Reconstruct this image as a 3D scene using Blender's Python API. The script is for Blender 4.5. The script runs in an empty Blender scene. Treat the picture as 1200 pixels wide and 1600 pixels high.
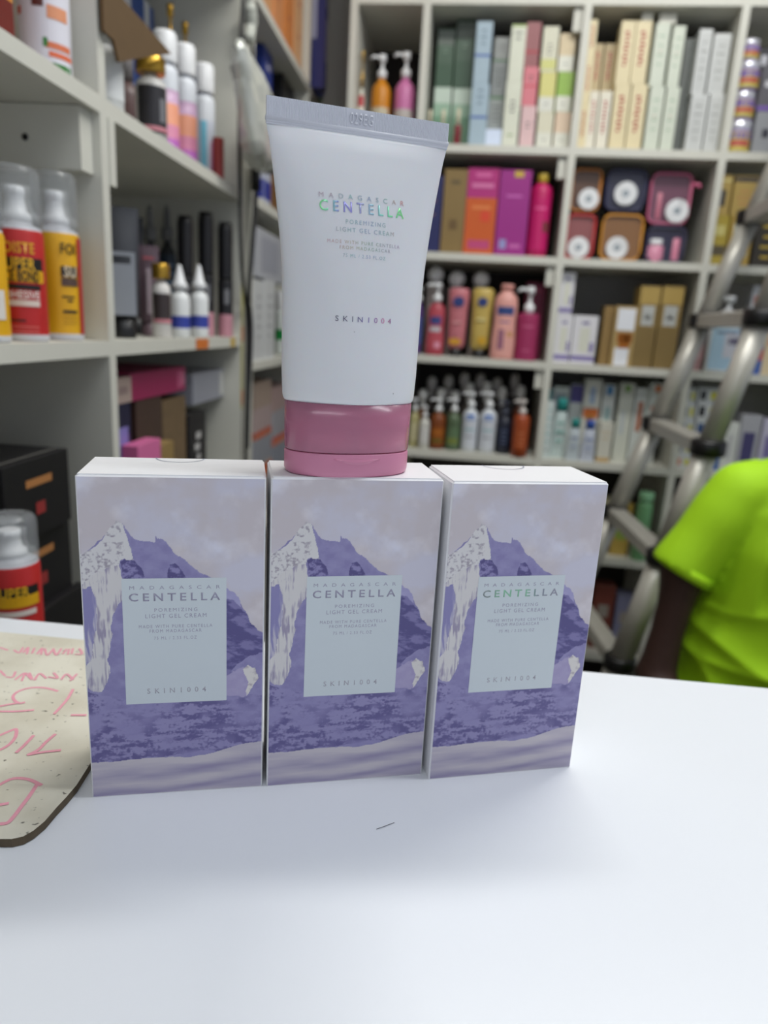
import bpy, bmesh, math, random
import numpy as np
from mathutils import Vector, Matrix
random.seed(7)
sc = bpy.context.scene
COL = sc.collection
ZC = 1.02                                   # height of the counter top above the floor

# ------------------------------------------------------------------ camera
FPX, PITCH, ROLL = 1110.6, .2537, .0569
CAM = Vector((0, 0, ZC + .21408))
_F = Vector((0, math.cos(PITCH), -math.sin(PITCH))); _u = Vector((0, math.sin(PITCH), math.cos(PITCH)))
_c, _s = math.cos(ROLL), math.sin(ROLL)
_X = Vector((_c, 0, 0)) + _u * _s; _U = _u * _c - Vector((_s, 0, 0))
cd = bpy.data.cameras.new('camera'); cam = bpy.data.objects.new('camera', cd); COL.objects.link(cam)
cam.matrix_world = Matrix((( _X.x, _U.x, -_F.x, CAM.x), (_X.y, _U.y, -_F.y, CAM.y), (_X.z, _U.z, -_F.z, CAM.z), (0, 0, 0, 1)))
cd.sensor_fit = 'VERTICAL'; cd.sensor_height = 36; cd.lens = FPX / 1600 * 36; cd.clip_start = .01
cd.dof.use_dof = True; cd.dof.focus_distance = .312; cd.dof.aperture_fstop = 7.4
sc.camera = cam

# ------------------------------------------------------------------ world, lamps, exposure
w = bpy.data.worlds.new('daylight'); sc.world = w; w.use_nodes = True
w.node_tree.nodes['Background'].inputs[0].default_value = (.76, .83, 1, 1)
w.node_tree.nodes['Background'].inputs[1].default_value = .50
sc.view_settings.view_transform = 'Standard'; sc.view_settings.look = 'None'
sc.view_settings.gamma = 1; sc.view_settings.use_curve_mapping = False
sc.view_settings.exposure = 0.0
def area(name, loc, sx, sy, power, col=(.93, .97, 1)):
    l = bpy.data.lights.new(name, 'AREA'); l.shape = 'RECTANGLE'; l.size = sx; l.size_y = sy
    l.energy = power; l.color = col
    o = bpy.data.objects.new(name, l); o.location = loc; COL.objects.link(o)
area('ceiling_light', (.55, 1.05, 2.62), 1.2, .16, 19.5, (1, .985, .94))
area('ceiling_light', (.75, .35, 2.62), 1.2, .16, 9)
area('ceiling_light', (-.1, -.75, 2.62), 1.2, .16, 4)

# ------------------------------------------------------------------ helpers
MATS = {}
def M(rgb, rough=.45, metal=0, var=.05, trans=0, alpha=1, scale=60, bump=0, sss=0, coat=0, name='mat'):
    """plain procedural material; rgb is 0-255 sRGB"""
    k = (tuple(rgb), rough, metal, var, trans, alpha, scale, bump, sss, coat)
    if k in MATS: return MATS[k]
    lin = [((c/255)/12.92 if c/255 <= .04045 else ((c/255+.055)/1.055)**2.4) for c in rgb]
    m = bpy.data.materials.new(name); m.use_nodes = True; nt = m.node_tree; b = nt.nodes['Principled BSDF']
    b.inputs['Roughness'].default_value = rough; b.inputs['Metallic'].default_value = metal
    b.inputs['Transmission Weight'].default_value = trans; b.inputs['Alpha'].default_value = alpha
    b.inputs['Coat Weight'].default_value = coat
    if sss: b.inputs['Subsurface Weight'].default_value = sss; b.inputs['Subsurface Scale'].default_value = .004
    tc = nt.nodes.new('ShaderNodeTexCoord'); n = nt.nodes.new('ShaderNodeTexNoise'); n.inputs['Scale'].default_value = scale
    nt.links.new(tc.outputs['Object'], n.inputs['Vector'])
    r = nt.nodes.new('ShaderNodeMixRGB'); r.inputs[1].default_value = [*[c*(1-var) for c in lin], 1]
    r.inputs[2].default_value = [*[min(1, c*(1+var)) for c in lin], 1]
    nt.links.new(n.outputs['Fac'], r.inputs[0]); nt.links.new(r.outputs[0], b.inputs['Base Color'])
    if bump:
        bp = nt.nodes.new('ShaderNodeBump'); bp.inputs['Strength'].default_value = bump; bp.inputs['Distance'].default_value = .002
        nt.links.new(n.outputs['Fac'], bp.inputs['Height']); nt.links.new(bp.outputs[0], b.inputs['Normal'])
    MATS[k] = m; return m

class MB:
    """mesh builder with one material per face"""
    def __init__(s): s.v = []; s.f = []; s.m = []; s.mats = []; s.sm = []
    def mi(s, mat):
        if mat not in s.mats: s.mats.append(mat)
        return s.mats.index(mat)
    def face(s, pts, mat, smooth=False):
        i = len(s.v); s.v += [tuple(p) for p in pts]; s.f.append(list(range(i, i+len(pts)))); s.m.append(s.mi(mat)); s.sm.append(smooth)
    def box(s, x0, x1, y0, y1, z0, z1, mat, front=None, top=None):
        i = len(s.v)
        s.v += [(x, y, z) for z in (z0, z1) for y in (y0, y1) for x in (x0, x1)]
        for k, q in enumerate(((0, 1, 5, 4), (3, 2, 7-1, 7), (2, 0, 4, 6), (1, 3, 7, 5), (0, 2, 3, 1), (4, 5, 7, 6))):
            s.f.append([i+j for j in q]); mm = front if (k == 0 and front) else (top if (k == 5 and top) else mat)
            s.m.append(s.mi(mm)); s.sm.append(False)
        return s
    def cbox(s, x0, x1, y0, y1, z0, z1, c, mat, top=None):
        """box whose vertical and top edges are chamfered"""
        ring = [(x0+c, y0), (x1-c, y0), (x1, y0+c), (x1, y1-c), (x1-c, y1), (x0+c, y1), (x0, y1-c), (x0, y0+c)]
        ring2 = [(x0+2*c, y0+c), (x1-2*c, y0+c), (x1-c, y0+2*c), (x1-c, y1-2*c), (x1-2*c, y1-c), (x0+2*c, y1-c), (x0+c, y1-2*c), (x0+c, y0+2*c)]
        i = len(s.v); s.v += [(*p, z0) for p in ring] + [(*p, z1-c) for p in ring] + [(*p, z1) for p in ring2]
        n = 8; k = s.mi(mat); kt = s.mi(top or mat)
        for r in (0, 8):
            for j in range(n): s.f.append([i+r+j, i+r+(j+1) % n, i+r+8+(j+1) % n, i+r+8+j]); s.m.append(k); s.sm.append(False)
        s.f.append([i+16+j for j in range(n)]); s.m.append(kt); s.sm.append(False)
        s.f.append([i+j for j in range(n)][::-1]); s.m.append(k); s.sm.append(False)
        return s
    def lathe(s, prof, mat, seg=28, cx=0, cy=0, ey=1.0, bands=None, power=2.0):
        """prof = [(radius, z)...]; ey flattens depth; bands=[(z0,z1,mat)]"""
        i = len(s.v); e = 2/power
        cs = []
        for k in range(seg):
            a = 2*math.pi*k/seg; c, q = math.cos(a), math.sin(a)
            cs.append((math.copysign(abs(c)**e, c), math.copysign(abs(q)**e, q)))
        for r, z in prof: s.v += [(cx+r*c, cy+r*ey*q, z) for c, q in cs]
        for j in range(len(prof)-1):
            zm = (prof[j][1]+prof[j+1][1])/2; mm = mat
            for b in bands or ():
                if b[0] <= zm <= b[1]: mm = b[2]
            k0 = s.mi(mm)
            for k in range(seg):
                s.f.append([i+j*seg+k, i+j*seg+(k+1) % seg, i+(j+1)*seg+(k+1) % seg, i+(j+1)*seg+k]); s.m.append(k0); s.sm.append(True)
        k0 = s.mi(mat)
        s.f.append([i+k for k in range(seg)][::-1]); s.m.append(k0); s.sm.append(False)
        s.f.append([i+(len(prof)-1)*seg+k for k in range(seg)]); s.m.append(k0); s.sm.append(False)
        return s
    def tube(s, pts, r, mat, seg=10):
        pts = [Vector(p) for p in pts]; i = len(s.v); n = len(pts)
        rr = r if isinstance(r, (list, tuple)) else [r]*n
        for j, p in enumerate(pts):
            d = (pts[min(j+1, n-1)]-pts[max(j-1, 0)]).normalized()
            a = d.cross(Vector((0, 0, 1)) if abs(d.z) < .95 else Vector((1, 0, 0))).normalized(); b = d.cross(a)
            s.v += [tuple(p+(a*math.cos(t)+b*math.sin(t))*rr[j]) for t in [2*math.pi*k/seg for k in range(seg)]]
        k0 = s.mi(mat)
        for j in range(n-1):
            for k in range(seg):
                s.f.append([i+j*seg+k, i+j*seg+(k+1) % seg, i+(j+1)*seg+(k+1) % seg, i+(j+1)*seg+k]); s.m.append(k0); s.sm.append(True)
        for q in ([i+k for k in range(seg)][::-1], [i+(n-1)*seg+k for k in range(seg)]): s.f.append(q); s.m.append(k0); s.sm.append(False)
        return s
    def quad(s, cx, cz, wd, h, y, mat): s.face([(cx-wd/2, y, cz-h/2), (cx+wd/2, y, cz-h/2), (cx+wd/2, y, cz+h/2), (cx-wd/2, y, cz+h/2)], mat); return s
    def disc(s, cx, cz, r, y, mat, seg=24): s.face([(cx+r*math.cos(2*math.pi*k/seg), y, cz+r*math.sin(2*math.pi*k/seg)) for k in range(seg)], mat); return s
    def mesh(s, name='part'):
        me = bpy.data.meshes.new(name); me.from_pydata(s.v, [], s.f)
        for m in s.mats: me.materials.append(m)
        me.polygons.foreach_set('material_index', s.m); me.polygons.foreach_set('use_smooth', s.sm)
        bm = bmesh.new(); bm.from_mesh(me); bmesh.ops.recalc_face_normals(bm, faces=bm.faces) if not getattr(s, 'keep', False) else None
        bm.to_mesh(me); bm.free(); return me
    def build(s, name, parent=None):
        o = bpy.data.objects.new(name, s.mesh(name)); COL.objects.link(o)
        if parent: o.parent = parent
        return o
def tag(o, label, cat, group=None):
    o['label'] = label; o['category'] = cat
    if group: o['group'] = group
    return o
def thing(name, label, cat, loc=(0, 0, 0), rz=0, group=None):
    o = bpy.data.objects.new(name, None); o.empty_display_size = .02; COL.objects.link(o)
    o.location = loc; o.rotation_euler = (0, 0, rz); return tag(o, label, cat, group)
def struct(o): o['kind'] = 'structure'; return o
def copy_tree(o, parent=None):
    c = o.copy(); COL.objects.link(c); c.parent = parent
    for ch in [k for k in bpy.data.objects if k.parent == o]: copy_tree(ch, c)
    return c
def text_mesh(body, width, height, extrude=.0001, spacing=1.0, bold=0.0):
    cu = bpy.data.curves.new('lettering', 'FONT'); cu.body = body; cu.space_character = spacing; cu.offset = bold
    cu.align_x = 'CENTER'; cu.resolution_u = 3
    o = bpy.data.objects.new('lettering', cu); COL.objects.link(o); bpy.context.view_layer.update()
    me = bpy.data.meshes.new_from_object(o.evaluated_get(bpy.context.evaluated_depsgraph_get()))
    bpy.data.objects.remove(o); v = np.array([x.co for x in me.vertices]); lo, hi = v.min(0), v.max(0)
    for x in me.vertices:
        p = x.co; x.co = ((p.x-(lo[0]+hi[0])/2)/(hi[0]-lo[0])*width, 0, (p.y-(lo[1]+hi[1])/2)/(hi[1]-lo[1])*height)
    if extrude:
        bm = bmesh.new(); bm.from_mesh(me)
        r = bmesh.ops.extrude_face_region(bm, geom=bm.faces[:])
        for q in r['geom']:
            if isinstance(q, bmesh.types.BMVert): q.co.y -= extrude
        bmesh.ops.recalc_face_normals(bm, faces=bm.faces); bm.to_mesh(me); bm.free()
    return me
def text(body, cx, cz, wd, h, y, mat, parent, name='printed_text', spacing=1.0, bold=0.0, fn=None, extrude=.0001):
    me = text_mesh(body, wd, h, extrude, spacing, bold)
    for v in me.vertices:
        v.co.x += cx; v.co.z += cz; v.co.y += y
        if fn: v.co.y += fn(v.co.x, v.co.z)
    me.materials.clear(); me.materials.append(mat)
    o = bpy.data.objects.new(name, me); COL.objects.link(o); o.parent = parent; return o

# shelving frames: x along the unit, y into the shelf, z up
class Frame:
    def __init__(s, ox, oy, ang):
        s.o = Vector((ox, oy, 0)); s.a = ang; s.ex = Vector((math.cos(ang), math.sin(ang), 0)); s.ey = Vector((-math.sin(ang), math.cos(ang), 0))
    def at(s, u, v, z=0): return s.o+s.ex*u+s.ey*v+Vector((0, 0, z))
    def see(s, px, py, v=0):
        d = _F+_X*((px-600)/FPX)-_U*((py-800)/FPX); t = ((s.o-CAM).dot(s.ey)+v)/d.dot(s.ey); P = CAM+d*t
        return (P-s.o).dot(s.ex), P.z
def view_at(px, py, y):
    d = _F+_X*((px-600)/FPX)-_U*((py-800)/FPX); return CAM+d*(y/d.y)
BACK = Frame(0, 2.0, -.1147)
LB = .07
LEFT = Frame(-.42*math.cos(LB), .42*math.sin(LB), math.pi/2-LB)
DESK = Frame(0, .4455, -.078)

# ------------------------------------------------------------------ materials used often
LAM = M((209, 208, 197), .5, var=.04, scale=14, bump=.05)          # white laminate board
LAMD = M((176, 174, 170), .6, var=.08, scale=9)
WHITE = M((236, 237, 238), .35, var=.02); CREAM = M((226, 217, 190), .5); BLACK = M((16, 16, 18), .4)
GOLD = M((190, 150, 60), .28, .85); SILVER = M((190, 192, 195), .25, .9); CHARCOAL = M((44, 43, 46), .5)
CLEAR = M((225, 230, 234), .12, trans=.6, alpha=.38); INK = M((60, 60, 66), .6); GREYINK = M((130, 130, 134), .6)
ALU = M((160, 160, 156), .38, .75, var=.06, scale=30)

# ------------------------------------------------------------------ structure
def slab(name, fr, u0, u1, v0, v1, z0, z1, mat):
    b = MB().box(u0, u1, v0, v1, z0, z1, mat).build(name); b.location = fr.o; b.rotation_euler.z = fr.a; return struct(b)
fm = M((96, 90, 84), .55, var=.2, scale=6)
o = struct(MB().box(-2.2, 3.2, -3.2, 4.2, -.06, 0, fm).build('floor'))
wm = M((188, 186, 182), .8, var=.04, scale=5)
slab('wall_back', BACK, -1.6, 2.6, .335, .40, 0, 2.75, wm)
slab('wall_left', LEFT, -1.0, 2.9, .345, .41, 0, 2.75, wm)
struct(MB().box(-2.2, 3.2, -1.6, 3.4, 2.75, 2.81, M((225, 225, 222), .8)).build('ceiling'))
lampm = bpy.data.materials.new('lamp_glow'); lampm.use_nodes = True
_b = lampm.node_tree.nodes['Principled BSDF']; _b.inputs['Emission Color'].default_value = (.93, .97, 1, 1); _b.inputs['Emission Strength'].default_value = 6
for i, (x, y, nm) in enumerate(((.55, 1.05, 'over the aisle behind the counter'), (.75, .35, 'above the far edge of the counter'), (-.1, -.75, 'behind the camera side of the counter'))):
    t = thing('ceiling_lamp', 'white fluorescent batten lamp on the ceiling '+nm, 'lamp', (x, y, 2.75))
    MB().box(-.62, .62, -.05, .05, -.05, 0, WHITE).build('housing', t)
    MB().tube([(-.6, 0, -.075), (.6, 0, -.075)], .014, lampm).build('tube', t)

# ------------------------------------------------------------------ counter
t = thing('counter', 'long white laminate shop counter the cartons stand on', 'counter', DESK.o, DESK.a)
cm = M((230, 233, 238), .33, var=.015, scale=5)
MB().cbox(-.345, 1.75, -.95, 0, ZC-.03, ZC, .0012, cm).build('worktop', t)
MB().box(-.33, 1.73, -.06, -.04, 0, ZC-.03, LAM).build('rear_panel', t)
MB().box(-.33, 1.73, -.92, -.90, 0, ZC-.03, LAM).build('front_panel', t)
MB().box(-.33, -.31, -.90, -.06, 0, ZC-.03, LAM).build('side_panel', t)
MB().box(1.71, 1.73, -.90, -.06, 0, ZC-.03, LAM).build('side_panel', t)
def on_desk(px, py, z=ZC):
    d = _F+_X*((px-600)/FPX)-_U*((py-800)/FPX); return CAM+d*((z-CAM.z)/d.z)
p = [on_desk(*q, ZC+.0002) for q in ((588, 1296), (600, 1292), (610, 1288), (616, 1286))]
tag(MB().tube([v+Vector((0, 0, .0002)) for v in p], .00012, INK, 5).build('hair_strand'), 'tiny dark hair lying on the bare white worktop in front of the middle carton', 'hair')

# ------------------------------------------------------------------ the three cartons
S = .15; BW, BD = .5077*S, .2539*S
def vnoise(x, y, seed, per=64):
    r = np.random.RandomState(seed).rand(per, per); xi = np.floor(x).astype(int); yi = np.floor(y).astype(int)
    fx = x-xi; fy = y-yi; fx = fx*fx*(3-2*fx); fy = fy*fy*(3-2*fy); g = lambda a, b: r[a % per, b % per]
    return (g(xi, yi)*(1-fx)+g(xi+1, yi)*fx)*(1-fy)+(g(xi, yi+1)*(1-fx)+g(xi+1, yi+1)*fx)*fy
def fbm(x, y, seed, o=4, g=.5):
    s = 0; a = 1; t_ = 0
    for k in range(o): s = s+a*vnoise(x*2**k, y*2**k, seed+k); t_ += a; a *= g
    return s/t_
def inpoly(x, y, P):
    r = np.zeros(x.shape, bool); n = len(P)
    for i in range(n):
        x0, y0 = P[i]; x1, y1 = P[(i+1) % n]
        c = ((y0 > y) != (y1 > y)) & (x < (x1-x0)*(y-y0)/((y1-y0) or 1e-9)+x0); r ^= c
    return r
# outline points of the printed picture, measured on the carton face: x 0..1 from the left, y 0..1 from the top
ART = {'body': [(0.2304, 0.1339), (0.2546, 0.1551), (0.2876, 0.1756), (0.3432, 0.1851), (0.3952, 0.1875), (0.4013, 0.1678), (0.4132, 0.1741), (0.4393, 0.1755), (0.4478, 0.1822), (0.4735, 0.2006), (0.5081, 0.2236), (0.5608, 0.2448), (0.6141, 0.2683), (0.6771, 0.2885), (0.7135, 0.2963), (0.7868, 0.3261), (0.8331, 0.3392), (0.89, 0.3939), (0.9073, 0.4097), (0.9212, 0.4388), (0.9578, 0.4577), (1.016, 0.4825), (1.02, 0.9), (-0.02, 0.9), (-0.02, 0.36), (0.0067, 0.2288), (0.1307, 0.1624)], 'shoulder': [(0.7684, 0.3209), (0.7914, 0.3271), (0.8331, 0.3376), (0.8613, 0.3548), (0.8729, 0.3792), (0.8712, 0.3895), (0.8242, 0.3663), (0.7686, 0.354)], 'right_dark': [(0.7409, 0.3513), (0.7871, 0.3568), (0.8242, 0.3653), (0.8712, 0.3895), (0.9054, 0.4097), (0.9212, 0.4388), (0.9578, 0.4577), (1.0209, 0.4853), (1.0179, 0.5332), (0.8934, 0.5528), (0.7986, 0.6055), (0.7415, 0.6098)], 'mauve': [(0.77, 0.6104), (0.8845, 0.5826), (0.9189, 0.6134), (0.9108, 0.6799), (0.7704, 0.6794)], 'lower': [(-0.02, 0.69), (0.0027, 0.6454), (0.1808, 0.6737), (0.7801, 0.688), (1.0083, 0.671), (1.02, 0.95), (-0.02, 0.95)], 'rock_a': [(0.2086, 0.2414), (0.2365, 0.2366), (0.2839, 0.2392), (0.3176, 0.2588), (0.3315, 0.2785), (0.3299, 0.3081), (0.2145, 0.3074)], 'rock_b': [(0.47, 0.2534), (0.5072, 0.252), (0.5423, 0.2744), (0.5731, 0.2995), (0.4613, 0.2989)], 'snow_top': [(0.197, 0.1246), (0.2179, 0.1292), (0.2327, 0.1367), (0.2529, 0.1813), (0.2643, 0.2053), (0.2745, 0.2367), (0.2106, 0.237), (0.1967, 0.251), (0.0783, 0.2822), (-0.0016, 0.3159), (-0.0106, 0.3207), (-0.0051, 0.2193), (0.0375, 0.2146), (0.0946, 0.1908), (0.144, 0.1553), (0.1794, 0.134)], 'snow_low': [(-0.0097, 0.311), (0.0787, 0.2773), (0.1968, 0.2486), (0.2169, 0.2976), (0.2126, 0.3621), (0.1835, 0.3769), (0.1499, 0.4168), (0.1385, 0.4523), (0.151, 0.4622), (0.1346, 0.5032), (0.1137, 0.5445), (0.1328, 0.5869), (0.0832, 0.6472), (0.0298, 0.6422), (-0.0048, 0.6292), (0.0008, 0.5686), (0.0319, 0.5171), (0.04, 0.4257), (0.0238, 0.3654)], 'strip': [(-0.0106, 0.3207), (0.0492, 0.3211), (0.072, 0.3559), (0.0661, 0.426), (0.0535, 0.4711), (0.0296, 0.543), (-0.0242, 0.5525)], 'snow_right': [(0.8799, 0.5918), (0.9132, 0.576), (0.9568, 0.5867), (0.9792, 0.6202), (0.9439, 0.6416), (0.93, 0.6692), (0.904, 0.6809), (0.9193, 0.63), (0.8946, 0.6074)], 'cloud': [(-0.0552, 0.8785), (-0.0004, 0.8815), (0.12, 0.8822), (0.2891, 0.8777), (0.4509, 0.8756), (0.5663, 0.8823), (0.693, 0.8737), (0.7911, 0.8565), (0.8898, 0.8451), (1.0794, 0.8357), (1.05, 1.05), (-0.05, 1.05)]}
def art_colors(nx, ny):
    X, Y = np.meshgrid(np.linspace(0, 1, nx), np.linspace(0, 1, ny)); ax, ay = X, Y*1.97
    jx = (fbm(ax*26, ay*26, 3)-.5)*.022; jy = (fbm(ax*26, ay*26, 13)-.5)*.016
    px, py = X+jx, Y+jy
    n1 = fbm(ax*3, ay*3.6, 20, 5); n2 = fbm(ax*30, ay*34, 30, 4); n3 = fbm(ax*9, ay*26, 40, 5, .6)
    vert = fbm(ax*60+3*n1, ay*7, 50, 3); hor = fbm(ax*5, ay*34+2*n1, 60, 4)
    def mix(a, b, t): t = np.clip(t, 0, 1)[..., None]; return np.array(a)*(1-t)+np.array(b)*t
    sky = mix((207, 205, 219), (204, 196, 200), (n1-.38)*4)
    sky = sky*(1-.0)+(mix((0, 0, 0), (16, 18, 18), (fbm(ax*5+9, ay*5, 77, 5)-.5)*5))
    c = sky.copy()
    def put(m, col): c[m] = col[m]
    lav = mix((136, 130, 178), (152, 147, 190), (fbm(ax*20, ay*22, 290, 4)-.3)*2.2)
    rock = mix((84, 77, 132), (142, 136, 184), (fbm(ax*26, ay*30, 270, 4, .6)-.44)*7)
    rockd = mix((86, 80, 136), (128, 122, 172), (fbm(ax*10+ay*6, ay*30-ax*8, 280, 5, .62)-.42)*6)
    fine = fbm(ax*75, ay*75, 210, 3); ridg = 1-np.abs(fbm(ax*14+n1, ay*20, 220, 4)-.5)*9
    snow = mix((220, 218, 218), (164, 157, 168), (fine-.48)*3.4+(ridg-.45)*.7)
    vf = fbm(ax*110+4*n1, ay*10, 240, 3)
    snowv = mix((218, 215, 214), (160, 152, 176), (vf-.47)*3.2+(vert-.52)*2.5+(fbm(ax*6, ay*10, 250, 3)-.5)*3)
    put(inpoly(px, py, ART['body']), lav)
    put(inpoly(px, py, ART['shoulder']), mix((160, 156, 200), (172, 168, 206), n2))
    put(inpoly(px, py, ART['right_dark']), rockd)
    put(inpoly(px, py, ART['mauve']), mix((160, 150, 192), (176, 168, 202), n2))
    low = mix((100, 93, 146), (150, 144, 188), (fbm(ax*12, ay*40+n1*3, 260, 5, .62)*.7+fine*.3-.43)*8)
    blot = np.clip((fbm(ax*4.5, ay*5.5, 90, 3)-.30)*5, 0, 1)[..., None]
    lowc = low*blot+mix((140, 134, 182), (152, 146, 190), n2)*(1-blot)
    put(inpoly(px, py, ART['lower']), lowc)
    put(inpoly(px, py, ART['rock_a']), rock); put(inpoly(px, py, ART['rock_b']), rock)
    put(inpoly(px, py, ART['snow_top']), snow); put(inpoly(px, py, ART['snow_low']), snowv)
    put(inpoly(px, py, ART['strip']), mix((140, 136, 184), (196, 192, 206), (vert-.45)*4))
    put(inpoly(px, py, ART['snow_right']), mix((224, 220, 216), (180, 172, 178), (n2-.55)*5))
    by = Y+(X-.5)*.035+(fbm(ax*2.5, ay*3, 123, 4)-.5)*.030
    hz_ = np.interp(by, [.86, .885, .905, .925, .940, .955, .970, .985, 1.0], [0, .05, .25, .75, .45, .15, .35, .95, .5])
    haze = mix((205, 198, 204), (156, 148, 178), hz_+(fbm(ax*3, ay*30, 133, 4)-.5)*.8)
    cl = inpoly(X+jx*.3, Y+jy*.4, ART['cloud']); put(cl, haze)
    return c
NX, NY = 300, 580
_c3 = art_colors(NX, NY)/255.0
_lin = np.where(_c3 <= .04045, _c3/12.92, ((_c3+.055)/1.055)**2.4)
ART_MAT = bpy.data.materials.new('printed_picture'); ART_MAT.use_nodes = True
_nt = ART_MAT.node_tree; _at = _nt.nodes.new('ShaderNodeAttribute'); _at.attribute_name = 'print'
_nt.links.new(_at.outputs['Color'], _nt.nodes['Principled BSDF'].inputs['Base Color']); _nt.nodes['Principled BSDF'].inputs['Roughness'].default_value = .42
CARD = M((238, 238, 240), .4, var=.012, scale=30); CARDEDGE = M((176, 160, 128), .8)
PATCH = M((209, 218, 222), .38, var=.01)
def foil(name, stops, axis='X', rough=.3, metal=.55, scale=1, off=0):
    m = bpy.data.materials.new(name); m.use_nodes = True; nt = m.node_tree; b = nt.nodes['Principled BSDF']
    b.inputs['Metallic'].default_value = metal; b.inputs['Roughness'].default_value = rough
    tc = nt.nodes.new('ShaderNodeTexCoord'); sp = nt.nodes.new('ShaderNodeSeparateXYZ'); mr = nt.nodes.new('ShaderNodeMapRange')
    nt.links.new(tc.outputs['Object'], sp.inputs[0]); nt.links.new(sp.outputs[axis], mr.inputs[0])
    mr.inputs[1].default_value = off-scale/2; mr.inputs[2].default_value = off+scale/2
    cr = nt.nodes.new('ShaderNodeValToRGB'); nt.links.new(mr.outputs[0], cr.inputs[0])
    while len(cr.color_ramp.elements) < len(stops): cr.color_ramp.elements.new(.5)
    for e, (p_, c) in zip(cr.color_ramp.elements, stops):
        e.position = p_; e.color = [*[(k/255)**2.2 for k in c], 1]
    nt.links.new(cr.outputs[0], b.inputs['Base Color']); return m
FOIL = foil('silver_foil', [(0, (150, 148, 168)), (1, (158, 156, 176))], scale=.08, metal=.35)
FOILW = foil('silver_foil_bottom', [(0, (160, 158, 172)), (1, (172, 170, 180))], scale=.08, metal=.2)
FOIL_SHEEN = foil('silver_foil_green_sheen', [(0, (140, 150, 150)), (.2, (140, 190, 160)), (.55, (140, 196, 162)), (.75, (140, 150, 160)), (1, (150, 150, 166))], scale=.034, off=BW*.50, metal=.35)  # silver holographic foil; its green reflection is painted into the ramp
def front_grid():
    vs = []; xs = np.linspace(.0006, BW-.0006, NX); zs = np.linspace(S-.0007, .0004, NY)
    XX, ZZ = np.meshgrid(xs, zs); co = np.stack([XX, np.full(XX.shape, -.00012), ZZ], -1).reshape(-1, 3)
    me = bpy.data.meshes.new('printed_front')
    idx = np.arange(NX*NY).reshape(NY, NX); f = np.stack([idx[1:, :-1], idx[1:, 1:], idx[:-1, 1:], idx[:-1, :-1]], -1).reshape(-1, 4)
    me.from_pydata(co.tolist(), [], f.tolist())
    a = me.color_attributes.new('print', 'FLOAT_COLOR', 'POINT')
    a.data.foreach_set('color', np.concatenate([_lin.reshape(-1, 3), np.ones((NX*NY, 1))], 1).astype(np.float32).ravel())
    me.materials.append(ART_MAT); return me
front_me = front_grid()
LX0, LX1, LZ0, LZ1 = 0.01635, 0.05970, 0.04637, 0.10544           # label patch on the face, metres
def carton_parts(t, foil_big, foil_small):
    b = MB().cbox(0, BW, 0, BD, 0, S, .0007, CARD); b.build('carton_body', t)
    fl = MB(); fl.box(.0008, BW-.0008, BD*.02, BD-.0008, S, S+.00035, CARD); fl.build('tuck_flap', t)
    seal = MB(); n = 28; cx, cy, r0 = BW*.5, BD-.0006, .011
    for k in range(n):
        a0, a1 = math.pi+math.pi*k/n, math.pi+math.pi*(k+1)/n
        seal.face([(cx+r0*math.cos(a0), cy+r0*.9*math.sin(a0), S+.0005), (cx+r0*math.cos(a1), cy+r0*.9*math.sin(a1), S+.0005),
                   (cx+(r0-.0006)*math.cos(a1), cy+(r0-.0006)*.9*math.sin(a1), S+.0005), (cx+(r0-.0006)*math.cos(a0), cy+(r0-.0006)*.9*math.sin(a0), S+.0005)], M((150, 158, 176), .3))
    seal.build('seal_sticker', t)
    pf = bpy.data.objects.new('printed_front', front_me); COL.objects.link(pf); pf.parent = t
    MB().box(LX0, LX1, -.00022, -.00013, LZ0, LZ1, PATCH).build('label_panel', t)
    for body, x0, x1, z0, z1, sp, bo, mt in [('MADAGASCAR', 0.01945, 0.05698, 0.10047, 0.10206, 2.3, 0.0, 0), ('CENTELLA', 0.01911, 0.05699, 0.0951, 0.09873, 1.5, 0.014, 1), ('POREMIZING', 0.02941, 0.04732, 0.09018, 0.0918, 1.4, 0.0, 0), ('LIGHT GEL CREAM', 0.0256, 0.05115, 0.08726, 0.08912, 1.3, 0.0, 0), ('MADE WITH PURE CENTELLA', 0.02276, 0.05361, 0.08262, 0.08409, 1.35, 0.0, 0), ('FROM MADAGASCAR', 0.02714, 0.04901, 0.08043, 0.08192, 1.35, 0.0, 0), ('75 ML / 2.53 FL.OZ', 0.02898, 0.04688, 0.07714, 0.07856, 1.35, 0.0, 0), ('SKIN1004', 0.02541, 0.05067, 0.05127, 0.05373, 2.0, 0.006, 2)]:
        text(body, (x0+x1)/2, (z0+z1)/2, x1-x0, z1-z0, -.00022, {0: foil_small, 1: foil_big, 2: FOILW}[mt], t, spacing=sp, bold=bo, extrude=.00004)
spots = [(-.8344, 1.8578, .1995, 'leftmost of the three', FOIL, FOIL),
         (-.3226, 1.959, .2161, 'carrying the standing tube', FOIL, FOIL),
         (.1961, 2.0422, .2315, 'with green sheen painted on its silver foil letters', FOIL_SHEEN, FOIL)]
for x, y, a, l, fb, fs in spots:
    t = thing('cosmetic_carton', 'white carton with lavender mountain print on the counter, '+l, 'box', (x*S, y*S, ZC+.00002), a, 'mountain print cartons on the counter')
    carton_parts(t, fb, fs)

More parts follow.
